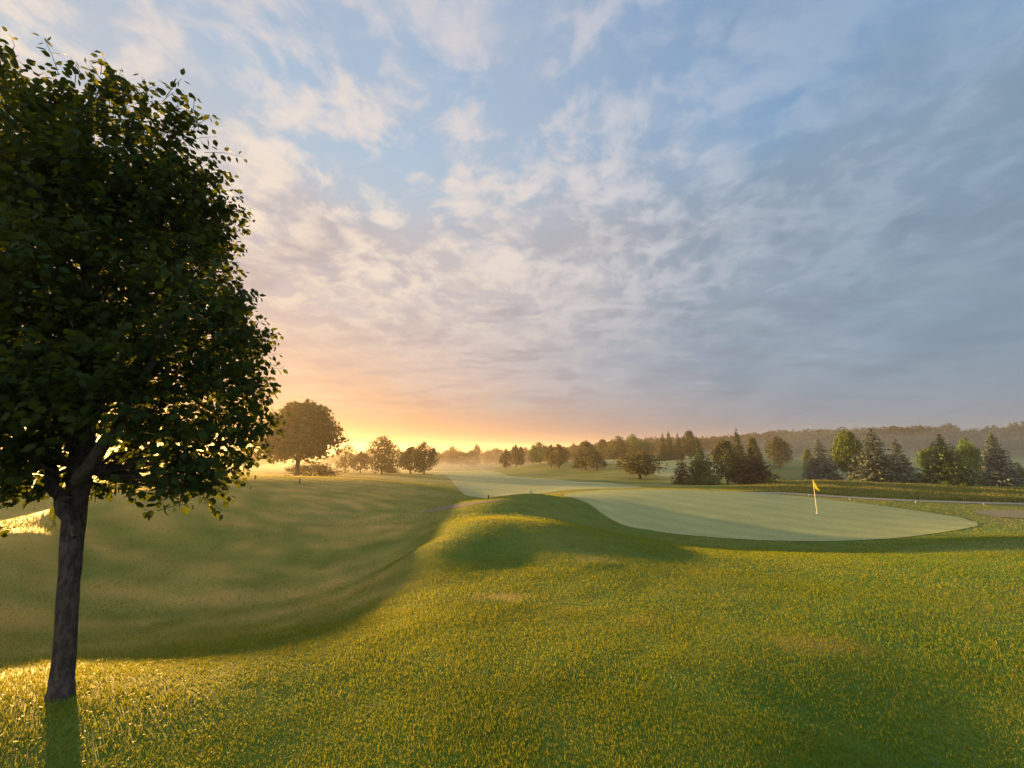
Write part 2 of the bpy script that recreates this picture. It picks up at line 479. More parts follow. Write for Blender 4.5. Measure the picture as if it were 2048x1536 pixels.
sheet('fairway', [(1670, 950, 947), (1760, 953, 944), (1880, 957, 946), (2000, 956, 946), (2100, 954, 946)], M_FAIR, rmin=52)

def on_sheet(x, y):
    th = np.arctan2(x, y); r = np.hypot(x, y)
    m = np.zeros(len(x), bool)
    for t_, a, b_ in SHEETS:
        inside = (th > t_[0]) & (th < t_[-1])
        m |= inside & (r > np.interp(th, t_, a)) & (r < np.interp(th, t_, b_))
    return m

# ------------------------------------------------------------------ paths and sand
M_PATH_SHADE = principled('path_shade', (0.16, 0.14, 0.13), 0.85, 0.2)  # darker copy of the path material, shade of the left stretch painted in
_g = G(M_PATH_SHADE.node_tree); _p = _g.new('ShaderNodeNewGeometry').outputs['Position']
_g.put(M_PATH_SHADE.node_tree.nodes['Principled BSDF'].inputs['Base Color'], _g.mix(_g.noise(_p, 1.3, 5, 0.65), (0.08, 0.075, 0.045), (0.15, 0.135, 0.085)))
M_PATH_PALE = principled('path_pale', (0.3, 0.27, 0.22), 0.9, 0.1)  # lighter copy of the same path material
_g = G(M_PATH_PALE.node_tree); _p = _g.new('ShaderNodeNewGeometry').outputs['Position']
_g.put(M_PATH_PALE.node_tree.nodes['Principled BSDF'].inputs['Base Color'], _g.mix(_g.noise(_p, 1.1, 5, 0.65), (0.20, 0.18, 0.13), (0.38, 0.34, 0.27)))
M_SAND = principled('bunker_sand', (0.30, 0.25, 0.19), 0.9, 0.1)
_g = G(M_SAND.node_tree); _p = _g.new('ShaderNodeNewGeometry').outputs['Position']
_g.put(M_SAND.node_tree.nodes['Principled BSDF'].inputs['Base Color'], _g.mix(_g.noise(_p, 2.0, 5, 0.65), (0.17, 0.15, 0.08), (0.26, 0.23, 0.14)))
sheet('cart_path', [(1500, 986, 984), (1560, 988, 985.5), (1650, 993.5, 990.5), (1700, 997, 994), (1830, 1003.5, 1000.5), (1950, 1007.5, 1004.5), (2048, 1010, 1007), (2150, 1012, 1009)], M_PATH_PALE, nv=4, rmin=22)
sheet('cart_path', [(848, 1026, 1023), (880, 1021.5, 1015), (915, 1016, 1008), (950, 1009.5, 1004), (990, 1005, 1001.5), (1010, 1003, 1000)], M_PATH_SHADE, nv=5, rmin=12)
sheet('sand_bunker', [(1948, 1026, 1023), (1975, 1032, 1021), (2020, 1036, 1021), (2060, 1037, 1023), (2110, 1036, 1026)], M_SAND, nv=8, rmin=15)

# ------------------------------------------------------------------ grass
def grass_material(name, dark, light, straw, trans=0.5):
    m_, g, b, o = material(name)
    t = m_.node_tree
    at_ = g.new('ShaderNodeAttribute'); at_.attribute_name = 'tone'
    tone = at_.outputs['Fac']
    geo = g.new('ShaderNodeNewGeometry')
    patch = g.noise(geo.outputs['Position'], 0.55, 4, 0.6)
    c = g.mix(g.step(tone, 0.0, 0.75), dark, light)
    c = g.mix(g.step(g.add(tone, g.mul(patch, 0.9)), 0.94, 1.34), c, straw)
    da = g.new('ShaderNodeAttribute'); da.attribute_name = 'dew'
    c = g.mix(g.mul(da.outputs['Fac'], 0.8), c, (0.38, 0.265, 0.065))  # same dew tint on the blades, golden haze glow included in the colour
    g.put(b.inputs['Base Color'], c)
    b.inputs['Roughness'].default_value = 0.45
    b.inputs['Specular IOR Level'].default_value = 0.10
    tr = g.new('ShaderNodeBsdfTranslucent')
    g.put(tr.inputs[0], g.mix(0.55, c, (0.43, 0.345, 0.010), 'MIX'))
    mx = g.new('ShaderNodeMixShader'); mx.inputs[0].default_value = trans
    t.links.new(b.outputs[0], mx.inputs[1]); t.links.new(tr.outputs[0], mx.inputs[2])
    t.links.new(mx.outputs[0], o.inputs[0])
    return m_
M_GRASS = grass_material('grass_blades', (0.042, 0.125, 0.006), (0.10, 0.215, 0.012), (0.27, 0.25, 0.05))
M_ROUGH = grass_material('rough_grass_blades', (0.06, 0.11, 0.02), (0.13, 0.18, 0.04), (0.30, 0.24, 0.10), 0.3)

def blades(x, y, length, width, lean, lift=0.0):
    """bent blades: a quad and a tip; returns verts, faces, counts, tone"""
    n = len(x)
    z = ground_z(x, y) - 0.004 + lift
    az = rng.uniform(0, 2 * math.pi, n)
    ld = rng.normal(0, 1, (n, 2)) * lean[:, None] * length[:, None]
    sx = np.cos(az) * width * 0.5; sy = np.sin(az) * width * 0.5
    b0 = np.stack([x - sx, y - sy, z], 1); b1 = np.stack([x + sx, y + sy, z], 1)
    mx_ = x + ld[:, 0] * 0.35; my_ = y + ld[:, 1] * 0.35; mz = z + length * 0.58
    m0 = np.stack([mx_ - sx * .8, my_ - sy * .8, mz], 1); m1 = np.stack([mx_ + sx * .8, my_ + sy * .8, mz], 1)
    tp = np.stack([x + ld[:, 0], y + ld[:, 1], z + length * (1 - 0.35 * np.minimum(np.hypot(ld[:, 0], ld[:, 1]) / length, 1))], 1)
    V_ = np.stack([b0, b1, m1, m0, tp], 1).reshape(-1, 3)
    k = (np.arange(n) * 5)[:, None]
    F_ = (k + np.array([[0, 1, 2, 3, 3, 2, 4]])).ravel()
    Cn = np.tile([4, 3], n)
    tone = np.repeat(np.clip(rng.normal(0.42, 0.22, n), 0, 1), 5)
    return V_, F_, Cn, tone
def scatter(r0, r1, dens, half=R(66)):
    n = int(half * (r1 * r1 - r0 * r0) * dens)
    th = rng.uniform(-half, half, n); r = np.sqrt(rng.uniform(r0 * r0, r1 * r1, n))
    x = np.sin(th) * r; y = np.cos(th) * r
    k = ~on_sheet(x, y)
    return x[k], y[k]
GD = 1.0
parts = []
for r0, r1, dens, w, h in ((1.5, 3.2, 15000, 0.0026, 0.026), (3.2, 5.2, 7500, 0.0034, 0.027), (5.2, 8.5, 3200, 0.0052, 0.029), (8.5, 14, 1100, 0.0088, 0.031), (14, 24, 300, 0.016, 0.034), (24, 46, 60, 0.033, 0.040)):
    x, y = scatter(r0, r1, dens * GD)
    if r0 > 5:
        k_ = rng.random(len(x)) > 0.5 * np.clip(dew_glow_at(x, y) * 2.5, 0, 1)
        x, y = x[k_], y[k_]
    n = len(x)
    clump = 0.75 + 0.5 * (vnoise(x * 3.1, y * 3.1) + 0.5) + 0.3 * vnoise(x * 0.7, y * 0.7)
    L = h * clump * rng.uniform(0.6, 1.25, n)
    parts.append(blades(x, y, L, w * rng.uniform(0.7, 1.3, n), np.clip(rng.normal(0.42, 0.2, n), 0.05, 1)))
def merge(parts):
    off = 0; vs, fs, cs_, ts = [], [], [], []
    for V_, F_, Cn, tn in parts:
        vs.append(V_); fs.append(F_ + off); cs_.append(Cn); ts.append(tn); off += len(V_)
    return np.concatenate(vs), np.concatenate(fs), np.concatenate(cs_), np.concatenate(ts)
V_, F_, Cn, tn = merge(parts)
grass = link('grass', mesh_from('grass', V_, F_, Cn, [M_GRASS], attrs={'tone': tn, 'dew': dew_glow_at(V_[:, 0], V_[:, 1])}))
grass['kind'] = 'stuff'
del parts

# long rough on the bank beyond the path
n = int(70000 * GD)
qx_ = np.linspace(1440, 2140, 36)
pth = np.interp(qx_, [1440, 1500, 1560, 1650, 1700, 1830, 1950, 2048, 2140], [983, 983, 984, 989, 992.5, 999, 1003, 1005.5, 1007])
y0_ = np.array([hit(a_, b_, 22)[1] for a_, b_ in zip(qx_, pth)])
px_ = rng.uniform(1440, 2140, n)
dep = np.interp(px_, qx_, y0_) * (1.0 + 0.42 * rng.random(n))
x = (px_ - 1024) / FPX / 1.027 * dep; y = dep
k = ~on_sheet(x, y)
x, y = x[k], y[k]
L = 0.27 * np.clip((px_[k] - 1440) / 120, 0.15, 1) * (0.6 + 0.9 * (vnoise(x * 0.6, y * 0.6) + 0.5)) * rng.uniform(0.5, 1.2, len(x))
V_, F_, Cn, tn = blades(x, y, L, 0.035 * rng.uniform(0.6, 1.3, len(x)), np.clip(rng.normal(0.45, 0.2, len(x)), 0.1, 1))
rough = link('rough_grass', mesh_from('rough_grass', V_, F_, Cn, [M_ROUGH], attrs={'tone': np.clip(tn + 0.08, 0, 1)}))
rough['kind'] = 'stuff'

# ------------------------------------------------------------------ trees
def leaf_material(name, c1, c2, tcol, trans=0.4, rough=0.65):
    m_, g, b, o = material(name)
    t = m_.node_tree
    oi = g.new('ShaderNodeObjectInfo')
    at_ = g.new('ShaderNodeAttribute'); at_.attribute_name = 'tone'
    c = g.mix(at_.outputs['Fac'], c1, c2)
    hs = g.new('ShaderNodeHueSaturation')
    g.put(hs.inputs['Hue'], g.add(0.485, g.mul(oi.outputs['Random'], 0.03)))
    g.put(hs.inputs['Value'], g.add(0.85, g.mul(oi.outputs['Random'], 0.3)))
    g.put(hs.inputs['Color'], c)
    g.put(b.inputs['Base Color'], hs.outputs[0])
    b.inputs['Roughness'].default_value = rough
    b.inputs['Specular IOR Level'].default_value = 0.08
    tr = g.new('ShaderNodeBsdfTranslucent'); tr.inputs[0].default_value = (*tcol, 1)
    mx = g.new('ShaderNodeMixShader'); mx.inputs[0].default_value = trans
    t.links.new(b.outputs[0], mx.inputs[1]); t.links.new(tr.outputs[0], mx.inputs[2])
    t.links.new(mx.outputs[0], o.inputs[0])
    return m_
def bark_material(name, c1, c2, scale=14.0):
    m_, g, b, o = material(name)
    tcn = g.new('ShaderNodeTexCoord')
    mp = g.new('ShaderNodeMapping'); mp.inputs['Scale'].default_value = (1.6, 1.6, 0.45)
    g.put(mp.inputs[0], tcn.outputs['Object'])
    nz = g.noise(mp.outputs[0], scale, 6, 0.65, 0.4)
    n2 = g.noise(tcn.outputs['Object'], scale * 0.4, 4, 0.6)
    c = g.mix(g.step(nz, 0.35, 0.65), c1, c2)
    c = g.mix(g.mul(g.step(n2, 0.55, 0.75), 0.5), c, tuple(1.5 * x for x in c2))
    g.put(b.inputs['Base Color'], c)
    b.inputs['Roughness'].default_value = 0.9
    b.inputs['Specular IOR Level'].default_value = 0.1
    bp = g.new('ShaderNodeBump'); bp.inputs['Strength'].default_value = 0.8; bp.inputs['Distance'].default_value = 0.02
    g.put(bp.inputs['Height'], nz); g.put(b.inputs['Normal'], bp.outputs[0])
    return m_
M_LEAF_NEAR = leaf_material('linden_leaf', (0.010, 0.026, 0.006), (0.022, 0.042, 0.008), (0.17, 0.21, 0.010), 0.22)
M_LEAF = leaf_material('deciduous_leaf', (0.020, 0.042, 0.011), (0.042, 0.072, 0.017), (0.14, 0.11, 0.015), 0.2)
M_LEAF_LIGHT = leaf_material('light_leaf', (0.05, 0.10, 0.018), (0.10, 0.165, 0.03), (0.14, 0.17, 0.03), 0.22)
M_LEAF_RUST = leaf_material('rust_leaf', (0.045, 0.058, 0.018), (0.090, 0.092, 0.028), (0.14, 0.11, 0.02), 0.2)
M_NEEDLE = leaf_material('spruce_needles', (0.045, 0.078, 0.026), (0.105, 0.15, 0.050), (0.05, 0.05, 0.02), 0.12, 0.6)
M_LEAF_FAR = leaf_material('far_wood_leaf', (0.010, 0.030, 0.015), (0.020, 0.048, 0.026), (0.01, 0.02, 0.01), 0.04, 0.9)
M_NEEDLE_BLUE = leaf_material('blue_spruce_needles', (0.055, 0.082, 0.064), (0.15, 0.19, 0.15), (0.06, 0.07, 0.04), 0.12, 0.6)
M_NEEDLE_RUST = leaf_material('rusty_needles', (0.050, 0.044, 0.024), (0.10, 0.078, 0.042), (0.07, 0.04, 0.02), 0.12, 0.6)
M_BARK = bark_material('bark', (0.028, 0.024, 0.02), (0.075, 0.066, 0.056), 22.0)
M_BARK_FAR = bark_material('bark_distant', (0.03, 0.025, 0.02), (0.06, 0.05, 0.04), 3.0)

def tube(pts, rads, sides=8):
    pts = np.asarray(pts, float); rads = np.asarray(rads, float)
    tg = np.gradient(pts, axis=0); tg /= np.linalg.norm(tg, axis=1)[:, None] + 1e-9
    ref = np.where(np.abs(tg[:, 2:3]) > 0.9, np.array([[1.0, 0, 0]]), np.array([[0, 0, 1.0]]))
    u = np.cross(tg, ref); u /= np.linalg.norm(u, axis=1)[:, None] + 1e-9
    w = np.cross(tg, u)
    a = np.linspace(0, 2 * math.pi, sides, endpoint=False)
    ring = pts[:, None] + (np.cos(a)[None, :, None] * u[:, None] + np.sin(a)[None, :, None] * w[:, None]) * rads[:, None, None]
    n = len(pts)
    i, j = np.meshgrid(np.arange(n - 1), np.arange(sides), indexing='ij')
    a_ = i * sides + j; b_ = i * sides + (j + 1) % sides
    F_ = np.stack([a_, b_, b_ + sides, a_ + sides], -1).reshape(-1, 4)
    return ring.reshape(-1, 3), F_
def tubes_mesh(name, tl, mat):
    off = 0; vs, fs = [], []
    for V_, F_ in tl:
        vs.append(V_); fs.append(F_ + off); off += len(V_)
    fs = np.concatenate(fs)
    return mesh_from(name, np.concatenate(vs), fs.ravel(), np.full(len(fs), 4), [mat], smooth=True)
def unit(v): return v / (np.linalg.norm(v, axis=-1, keepdims=True) + 1e-9)
def cards(P, size, nrm=None, aspect=0.6, axis=None):
    """small pointed leaf faces at points P: 4-corner kites with random turn"""
    n = len(P)
    if nrm is None: nrm = unit(rng.normal(0, 1, (n, 3)))
    if axis is None: axis = rng.normal(0, 1, (n, 3))
    a = unit(axis - nrm * (axis * nrm).sum(1, keepdims=True))
    b = np.cross(nrm, a)
    s = np.asarray(size).reshape(-1, 1) * np.ones((n, 1))
    V_ = np.stack([P - a * s * 0.5, P + b * s * aspect * 0.5 - a * s * 0.08, P + a * s * 0.5, P - b * s * aspect * 0.5 - a * s * 0.08], 1)
    return V_.reshape(-1, 3), np.arange(4 * n), np.full(n, 4)

def crown_deciduous(profile, nblob=70, nleaf=3600, leaf=0.05, gap=0.0, rag=0.12, seed=1, blob=0.17):
    """unit crown: total height 1, widest radius about .5; profile = [(z, radius)]"""
    r_ = np.random.default_rng(seed)
    pz = np.array([p[0] for p in profile]); pr = np.array([p[1] for p in profile])
    z0, z1 = pz[0], pz[-1]
    zs = r_.uniform(z0, z1, nblob * 6)
    w = np.interp(zs, pz, pr); zs = zs[r_.uniform(0, pr.max(), len(zs)) < w + 0.05][:nblob]
    az = r_.uniform(0, 2 * math.pi, len(zs))
    rad = np.interp(zs, pz, pr) * (r_.uniform(0.15, 1, len(zs)) ** 0.45) * (1 + r_.normal(0, rag, len(zs)))
    bc = np.stack([np.cos(az) * rad, np.sin(az) * rad, zs], 1)
    br = blob * r_.uniform(0.6, 1.25, len(zs)) * (0.55 + 0.9 * np.minimum(np.interp(zs, pz, pr) / pr.max(), 1))
    keep = r_.uniform(0, 1, len(zs)) > gap
    bc, br = bc[keep], br[keep]
    k = r_.integers(0, len(bc), nleaf)
    d = unit(r_.normal(0, 1, (nleaf, 3)))
    d[:, 2] *= 0.75
    q = bc[k] + d * (br[k] * r_.uniform(0.35, 1.05, nleaf) ** 0.6)[:, None]
    hr = np.interp(q[:, 2], pz, pr)
    tone = np.clip(0.35 + 0.5 * r_.random(len(bc))[k] + r_.normal(0, 0.15, nleaf), 0, 1)
    nrm = unit(d + r_.normal(0, 0.6, (nleaf, 3)))
    V_, F_, Cn = cards(q, leaf * r_.uniform(0.6, 1.3, nleaf), nrm, 0.7)
    return V_, F_, Cn, np.repeat(tone, 4)
def trunk_mesh(name, h0, r0, forks=5, top=0.75, spread=0.3, mat=None, seed=3, lean=0.0):
    r_ = np.random.default_rng(seed)
    tl = []
    zs = np.linspace(-0.02, top, 8)
    pts = np.stack([lean * zs + r_.normal(0, 0.006, 8), r_.normal(0, 0.006, 8), zs], 1)
    rad = r0 * np.interp(zs, [-0.02, 0.02, h0, top], [1.55, 1.1, 0.85, 0.15])
    tl.append(tube(pts, rad, 9))
    for i in range(forks):
        a = 2 * math.pi * (i / forks) + r_.uniform(-.4, .4)
        zb = h0 * r_.uniform(0.8, 1.25)
        L = spread * r_.uniform(0.7, 1.1)
        e = np.array([math.cos(a) * L, math.sin(a) * L, zb + L * r_.uniform(0.6, 1.3)])
        s = np.array([lean * zb, 0, zb])
        mid = (s + e) / 2 + np.array([0, 0, -0.02])
        t = np.linspace(0, 1, 6)[:, None]
        p = (1 - t) ** 2 * s + 2 * t * (1 - t) * mid + t * t * e
        tl.append(tube(p, r0 * np.linspace(0.55, 0.12, 6), 6))
    return tubes_mesh(name, tl, mat or M_BARK_FAR)
def crown_spruce(nb=230, per=16, base=0.05, width=0.32, droop=0.25, seed=5, leaf=0.05, tip=1.0, rag=0.25):
    """unit spruce: height 1; whorled drooping boughs carrying needle sprays"""
    r_ = np.random.default_rng(seed)
    h = base + (1 - base) * (1 - np.sqrt(r_.uniform(0, 1, nb)))
    h = np.sort(h)
    az = np.arange(nb) * 2.39996 + r_.uniform(-.3, .3, nb)
    L = width * 1.12 * ((1 - h) / (1 - base)) ** 0.92 * (1 + r_.normal(0, rag, nb)).clip(0.5, 1.35) + 0.02
    L *= np.interp(h, [base, base + .1, 1], [0.85, 1, 1])
    k = np.repeat(np.arange(nb), per)
    t = r_.uniform(0.12, 1.0, len(k)) ** 0.75
    rad = L[k] * t
    side = r_.normal(0, 0.11, len(k)) * L[k] * (0.3 + t) + r_.normal(0, 0.006, len(k))
    z = h[k] - droop * L[k] * t ** 1.2 + 0.18 * L[k] * t ** 3 + r_.normal(0, 0.008, len(k))
    ca_, sa_ = np.cos(az[k]), np.sin(az[k])
    q = np.stack([ca_ * rad - sa_ * side, sa_ * rad + ca_ * side, np.maximum(z, 0.005)], 1)
    out = np.stack([ca_, sa_, -0.35 * np.ones(len(k))], 1) + r_.normal(0, 0.35, (len(k), 3))
    nrm = unit(np.array([[0, 0, 1.0]]) + r_.normal(0, 0.55, (len(k), 3)))
    sz = leaf * r_.uniform(0.6, 1.35, len(k)) * (0.45 + 0.75 * (1 - h[k]))
    V_, F_, Cn = cards(q, sz, nrm, 0.5, out)
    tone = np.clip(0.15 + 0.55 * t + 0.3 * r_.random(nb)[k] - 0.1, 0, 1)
    # leader
    q2 = np.stack([r_.normal(0, 0.004, 26), r_.normal(0, 0.008, 26), r_.uniform(0.93, 0.99, 26)], 1)
    V2, F2, C2 = cards(q2, 0.035, None, 0.35, np.tile([[0, 0, 1.0]], (26, 1)) + r_.normal(0, .3, (26, 3)))
    return np.concatenate([V_, V2]), np.concatenate([F_, F2 + len(V_)]), np.concatenate([Cn, C2]), np.concatenate([np.repeat(tone, 4), np.full(104, 0.5)])

def crown_mesh(name, data, mat):
    V_, F_, Cn, tn_ = data
    return mesh_from(name, V_, F_, Cn, [mat], attrs={'tone': tn_})
PROF = {
 'round': [(0.30, 0.30), (0.35, 0.46), (0.46, 0.50), (0.60, 0.47), (0.78, 0.36), (0.92, 0.18), (0.99, 0.04)],
 'oval': [(0.14, 0.20), (0.24, 0.36), (0.42, 0.46), (0.62, 0.44), (0.80, 0.30), (0.93, 0.14), (1.0, 0.03)],
 'egg': [(0.18, 0.22), (0.28, 0.44), (0.42, 0.50), (0.58, 0.40), (0.76, 0.25), (0.92, 0.10), (1.0, 0.02)],
 'low': [(0.24, 0.22), (0.36, 0.42), (0.56, 0.50), (0.74, 0.44), (0.90, 0.26), (0.99, 0.06)],
 'tall': [(0.12, 0.26), (0.26, 0.42), (0.50, 0.42), (0.72, 0.46), (0.90, 0.34), (0.98, 0.12)],
 'bush': [(0.0, 0.44), (0.20, 0.5), (0.50, 0.46), (0.80, 0.30), (0.97, 0.08)],
}
VAR = {
 'round': dict(c=crown_deciduous(PROF['round'], 150, 9000, 0.052, 0.03, 0.08, 11, 0.14), t=('t_round', 0.22, 0.034, 6, 0.7, 0.34)),
 'oval': dict(c=crown_deciduous(PROF['oval'], 80, 3000, 0.062, 0.06, 0.12, 12, 0.16), t=('t_oval', 0.14, 0.026, 5, 0.75, 0.28)),
 'oval_b': dict(c=crown_deciduous(PROF['oval'], 70, 2800, 0.064, 0.08, 0.16, 22, 0.17), t=('t_oval_b', 0.14, 0.026, 5, 0.75, 0.28)),
 'egg': dict(c=crown_deciduous(PROF['egg'], 80, 3000, 0.060, 0.05, 0.08, 13, 0.15), t=('t_egg', 0.16, 0.026, 5, 0.75, 0.26)),
 'low': dict(c=crown_deciduous(PROF['low'], 90, 3600, 0.062, 0.05, 0.10, 14, 0.17), t=('t_low', 0.22, 0.040, 6, 0.75, 0.32)),
 'sparse': dict(c=crown_deciduous(PROF['tall'], 60, 1100, 0.060, 0.25, 0.25, 15, 0.15), t=('t_sparse', 0.22, 0.020, 7, 0.95, 0.40)),
 'tall': dict(c=crown_deciduous(PROF['tall'], 80, 3200, 0.062, 0.08, 0.14, 16, 0.17), t=('t_tall', 0.12, 0.03, 5, 0.8, 0.28)),
 'bush': dict(c=crown_deciduous(PROF['bush'], 60, 2200, 0.075, 0.0, 0.12, 17, 0.2), t=('t_bush', 0.05, 0.02, 6, 0.5, 0.3)),
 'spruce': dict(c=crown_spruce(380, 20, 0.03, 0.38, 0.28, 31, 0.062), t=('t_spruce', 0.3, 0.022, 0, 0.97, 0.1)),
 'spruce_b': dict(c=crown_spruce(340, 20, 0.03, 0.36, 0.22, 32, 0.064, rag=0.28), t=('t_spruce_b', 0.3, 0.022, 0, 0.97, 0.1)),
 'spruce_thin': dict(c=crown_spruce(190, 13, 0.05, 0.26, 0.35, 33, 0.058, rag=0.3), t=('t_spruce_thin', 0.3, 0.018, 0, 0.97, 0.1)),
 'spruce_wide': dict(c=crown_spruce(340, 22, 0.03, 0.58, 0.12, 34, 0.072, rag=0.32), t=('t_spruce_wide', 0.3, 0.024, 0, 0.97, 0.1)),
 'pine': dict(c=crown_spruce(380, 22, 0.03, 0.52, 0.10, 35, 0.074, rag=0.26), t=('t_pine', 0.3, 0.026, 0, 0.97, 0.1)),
}
CROWN_ME, TRUNK_ME = {}, {}
def tree(name, px, py_base, py_top, wpx, depth, var, mat, label, cat='tree', group=None, rz=None, wscale=1.0):
    """a tree whose foot is at pixel (px, py_base) when seen at distance depth along +Y"""
    d = ray(px, py_base)
    if depth < 0:                       # the foot shows in the photograph: find it on the ground
        depth = hit(px, py_base, -depth)[1]
    t = depth / d[1]
    x = d[0] * t
    zg = float(ground_z(x, depth))
    dt = ray(px, py_top)
    ztop = CAMZ + dt[2] * depth / dt[1]
    h = ztop - zg + 0.05
    wm = wpx / FPX * t * math.cos(math.atan2(d[0], d[1]))
    cw = {'spruce': .72, 'spruce_b': .70, 'spruce_thin': .54, 'spruce_wide': 1.12, 'pine': 1.02}.get(var, 1.0)
    sxy = wm / cw * (1.10 if 'spruce' in var or var == 'pine' else 1.06)
    if (var, mat.name) not in CROWN_ME:
        CROWN_ME[var, mat.name] = crown_mesh('crown_' + var, VAR[var]['c'], mat)
    if var not in TRUNK_ME:
        nm, h0, r0, fk, tp, sp = VAR[var]['t']
        TRUNK_ME[var] = trunk_mesh('trunk_' + var, h0, r0, fk, tp, sp, seed=len(TRUNK_ME) + 40)
    e = empty(name, (x, depth, zg - 0.05), rz if rz is not None else random.uniform(0, 6.28), (sxy, sxy, h))
    tag(e, label, cat, group)
    link('crown', CROWN_ME[var, mat.name], e)
    link('trunk', TRUNK_ME[var], e)
    return e

GL = 'broadleaf trees in the golden mist'
GH = 'trees along the misty far edge of the fairway'
GS = 'spruces and pines beyond the putting green'
tree('broadleaf_tree', 594, 952, 803, 146, 45, 'round', M_LEAF, 'big round broadleaf tree with forked trunk, largest in the golden mist', group=GL, rz=0.4)
tree('shrub', 622, 953, 922, 84, 51, 'bush', M_LEAF, 'wide low shrub mass behind the big round tree', 'shrub')
tree('broadleaf_tree', 690, 950, 894, 56, 84, 'sparse', M_LEAF, 'thin airy tree with see-through crown right of the big round tree', group=GL)
tree('broadleaf_tree', 720, 950, 904, 42, 88, 'egg', M_LEAF, 'small rounded misty tree beside the thin airy tree', group=GL)
tree('broadleaf_tree', 763, 950, 877, 52, 80, 'tall', M_LEAF, 'upright broad-topped tree standing alone on the misty plateau', group=GL)
tree('shrub', 784, 949, 933, 26, 92, 'bush', M_LEAF, 'small bush at the foot of the upright misty tree', 'shrub')
tree('broadleaf_tree', 821, 949, 894, 66, 86, 'egg', M_LEAF, 'wide low tree touching its taller twin in the mist', group=GL)
tree('broadleaf_tree', 848, 952, 887, 46, 82, 'oval_b', M_LEAF, 'dark tree with straight trunk, taller of the touching pair', group=GL)
# line along the far edge of the fairway, left to right
tree('broadleaf_tree', 1012, 937, 898, 25, 122, 'egg', M_LEAF, 'small faint tree at the left end of the far edge row', group=GH)
tree('broadleaf_tree', 1031, 934, 890, 24, 126, 'egg', M_LEAF, 'slender pointed tree, taller of the faint misty pair', group=GH)
tree('broadleaf_tree', 1042, 932, 895, 20, 132, 'oval', M_LEAF, 'slim tree half hidden behind the slender pointed one', group=GH)
tree('broadleaf_tree', 1068, 926, 893, 22, 140, 'oval', M_LEAF, 'dark small tree leaning into the pale green crown', group=GH)
tree('broadleaf_tree', 1080, 930, 886, 34, 130, 'oval_b', M_LEAF_LIGHT, 'pale green rounded tree in the far edge clump', group=GH)
tree('broadleaf_tree', 1103, 943, 890, 34, 104, 'egg', M_LEAF, 'brownish oval tree second from the front of the clump', group=GH)
tree('broadleaf_tree', 1118, 944, 889, 44, 100, 'egg', M_LEAF_RUST, 'russet egg-shaped tree at the front of the clump', group=GH)
tree('broadleaf_tree', 1172, 948, 884, 46, 92, 'oval', M_LEAF_RUST, 'tall russet tree with thick trunk beside the small path', group=GH)
tree('broadleaf_tree', 1194, 952, 903, 37, 88, 'egg', M_LEAF, 'short neat tree in front of the thick-trunked russet tree', group=GH)
tree('shrub', 1158, 946, 922, 22, 98, 'bush', M_LEAF, 'dark shrub at the foot of the thick-trunked russet tree', 'shrub')
tree('broadleaf_tree', 1280, 958, 905, 74, -45, 'low', M_LEAF_RUST, 'wide mushroom-shaped tree alone on the fairway slope')
# crowns behind, on the rim of the hill
tree('broadleaf_tree', 1207, 915, 880, 30, 150, 'oval', M_LEAF, 'grey-green misty tree behind the russet one', group=GH)
tree('broadleaf_tree', 1236, 916, 874, 40, 140, 'oval_b', M_LEAF, 'large dark rounded tree on the rim behind the fairway', group=GH)
tree('broadleaf_tree', 1222, 916, 900, 26, 138, 'bush', M_LEAF, 'low dark tree at the foot of the large rounded rim tree', group=GH)
tree('broadleaf_tree', 1266, 912, 871, 28, 146, 'tall', M_LEAF_LIGHT, 'yellowish tree with flat top on the rim', group=GH)
tree('broadleaf_tree', 1289, 912, 883, 36, 142, 'low', M_LEAF_LIGHT, 'low spreading yellowish tree beside the flat-topped one', group=GH)
# on the hill top
tree('spruce_tree', 1327, 906, 866, 22, 112, 'spruce', M_NEEDLE, 'dark spruce at the left end of the hilltop group', group=GS)
tree('spruce_tree', 1339, 905, 860, 24, 114, 'spruce_b', M_NEEDLE, 'tallest dark spruce of the hilltop group', group=GS)
tree('spruce_tree', 1357, 903, 865, 20, 112, 'spruce', M_NEEDLE, 'narrow spruce squeezed between hilltop spruce and broadleaf', group=GS)
tree('broadleaf_tree', 1381, 904, 863, 34, 110, 'oval', M_LEAF, 'broadleaf tree beside the spruces on the hilltop')
# the group in the middle
tree('spruce_tree', 1366, 968, 897, 36, 50, 'spruce_thin', M_NEEDLE_RUST, 'thin ragged spruce standing left in the middle group', group=GS)
tree('spruce_tree', 1403, 970, 880, 52, 48, 'spruce', M_NEEDLE, 'narrow dark spruce between thin spruce and copper tree', group=GS)
tree('shrub', 1420, 972, 942, 36, 46.5, 'bush', M_NEEDLE, 'dark shrub at the foot of the narrow dark spruce', 'shrub')
tree('broadleaf_tree', 1456, 969, 883, 62, 47, 'oval', M_LEAF_RUST, 'copper-green broadleaf tree with bare trunk among spruces')
tree('spruce_tree', 1481, 955, 855, 36, 68, 'spruce_b', M_NEEDLE, 'tall pointed conifer rising behind the copper-green tree', group=GS)
tree('broadleaf_tree', 1512, 945, 877, 30, 76, 'oval', M_LEAF, 'dark leaning tree behind the rusty wide spruce')
tree('spruce_tree', 1508, 967, 895, 78, 45, 'spruce_wide', M_NEEDLE_RUST, 'wide ragged spruce with rusty brown boughs', group=GS)
tree('broadleaf_tree', 1559, 927, 875, 46, 92, 'oval_b', M_LEAF, 'round dark tree alone on the slope below the ridge')
tree('shrub', 1538, 964, 953, 12, 42, 'bush', M_LEAF_LIGHT, 'small yellow-green bush beside the rusty wide spruce', 'shrub')
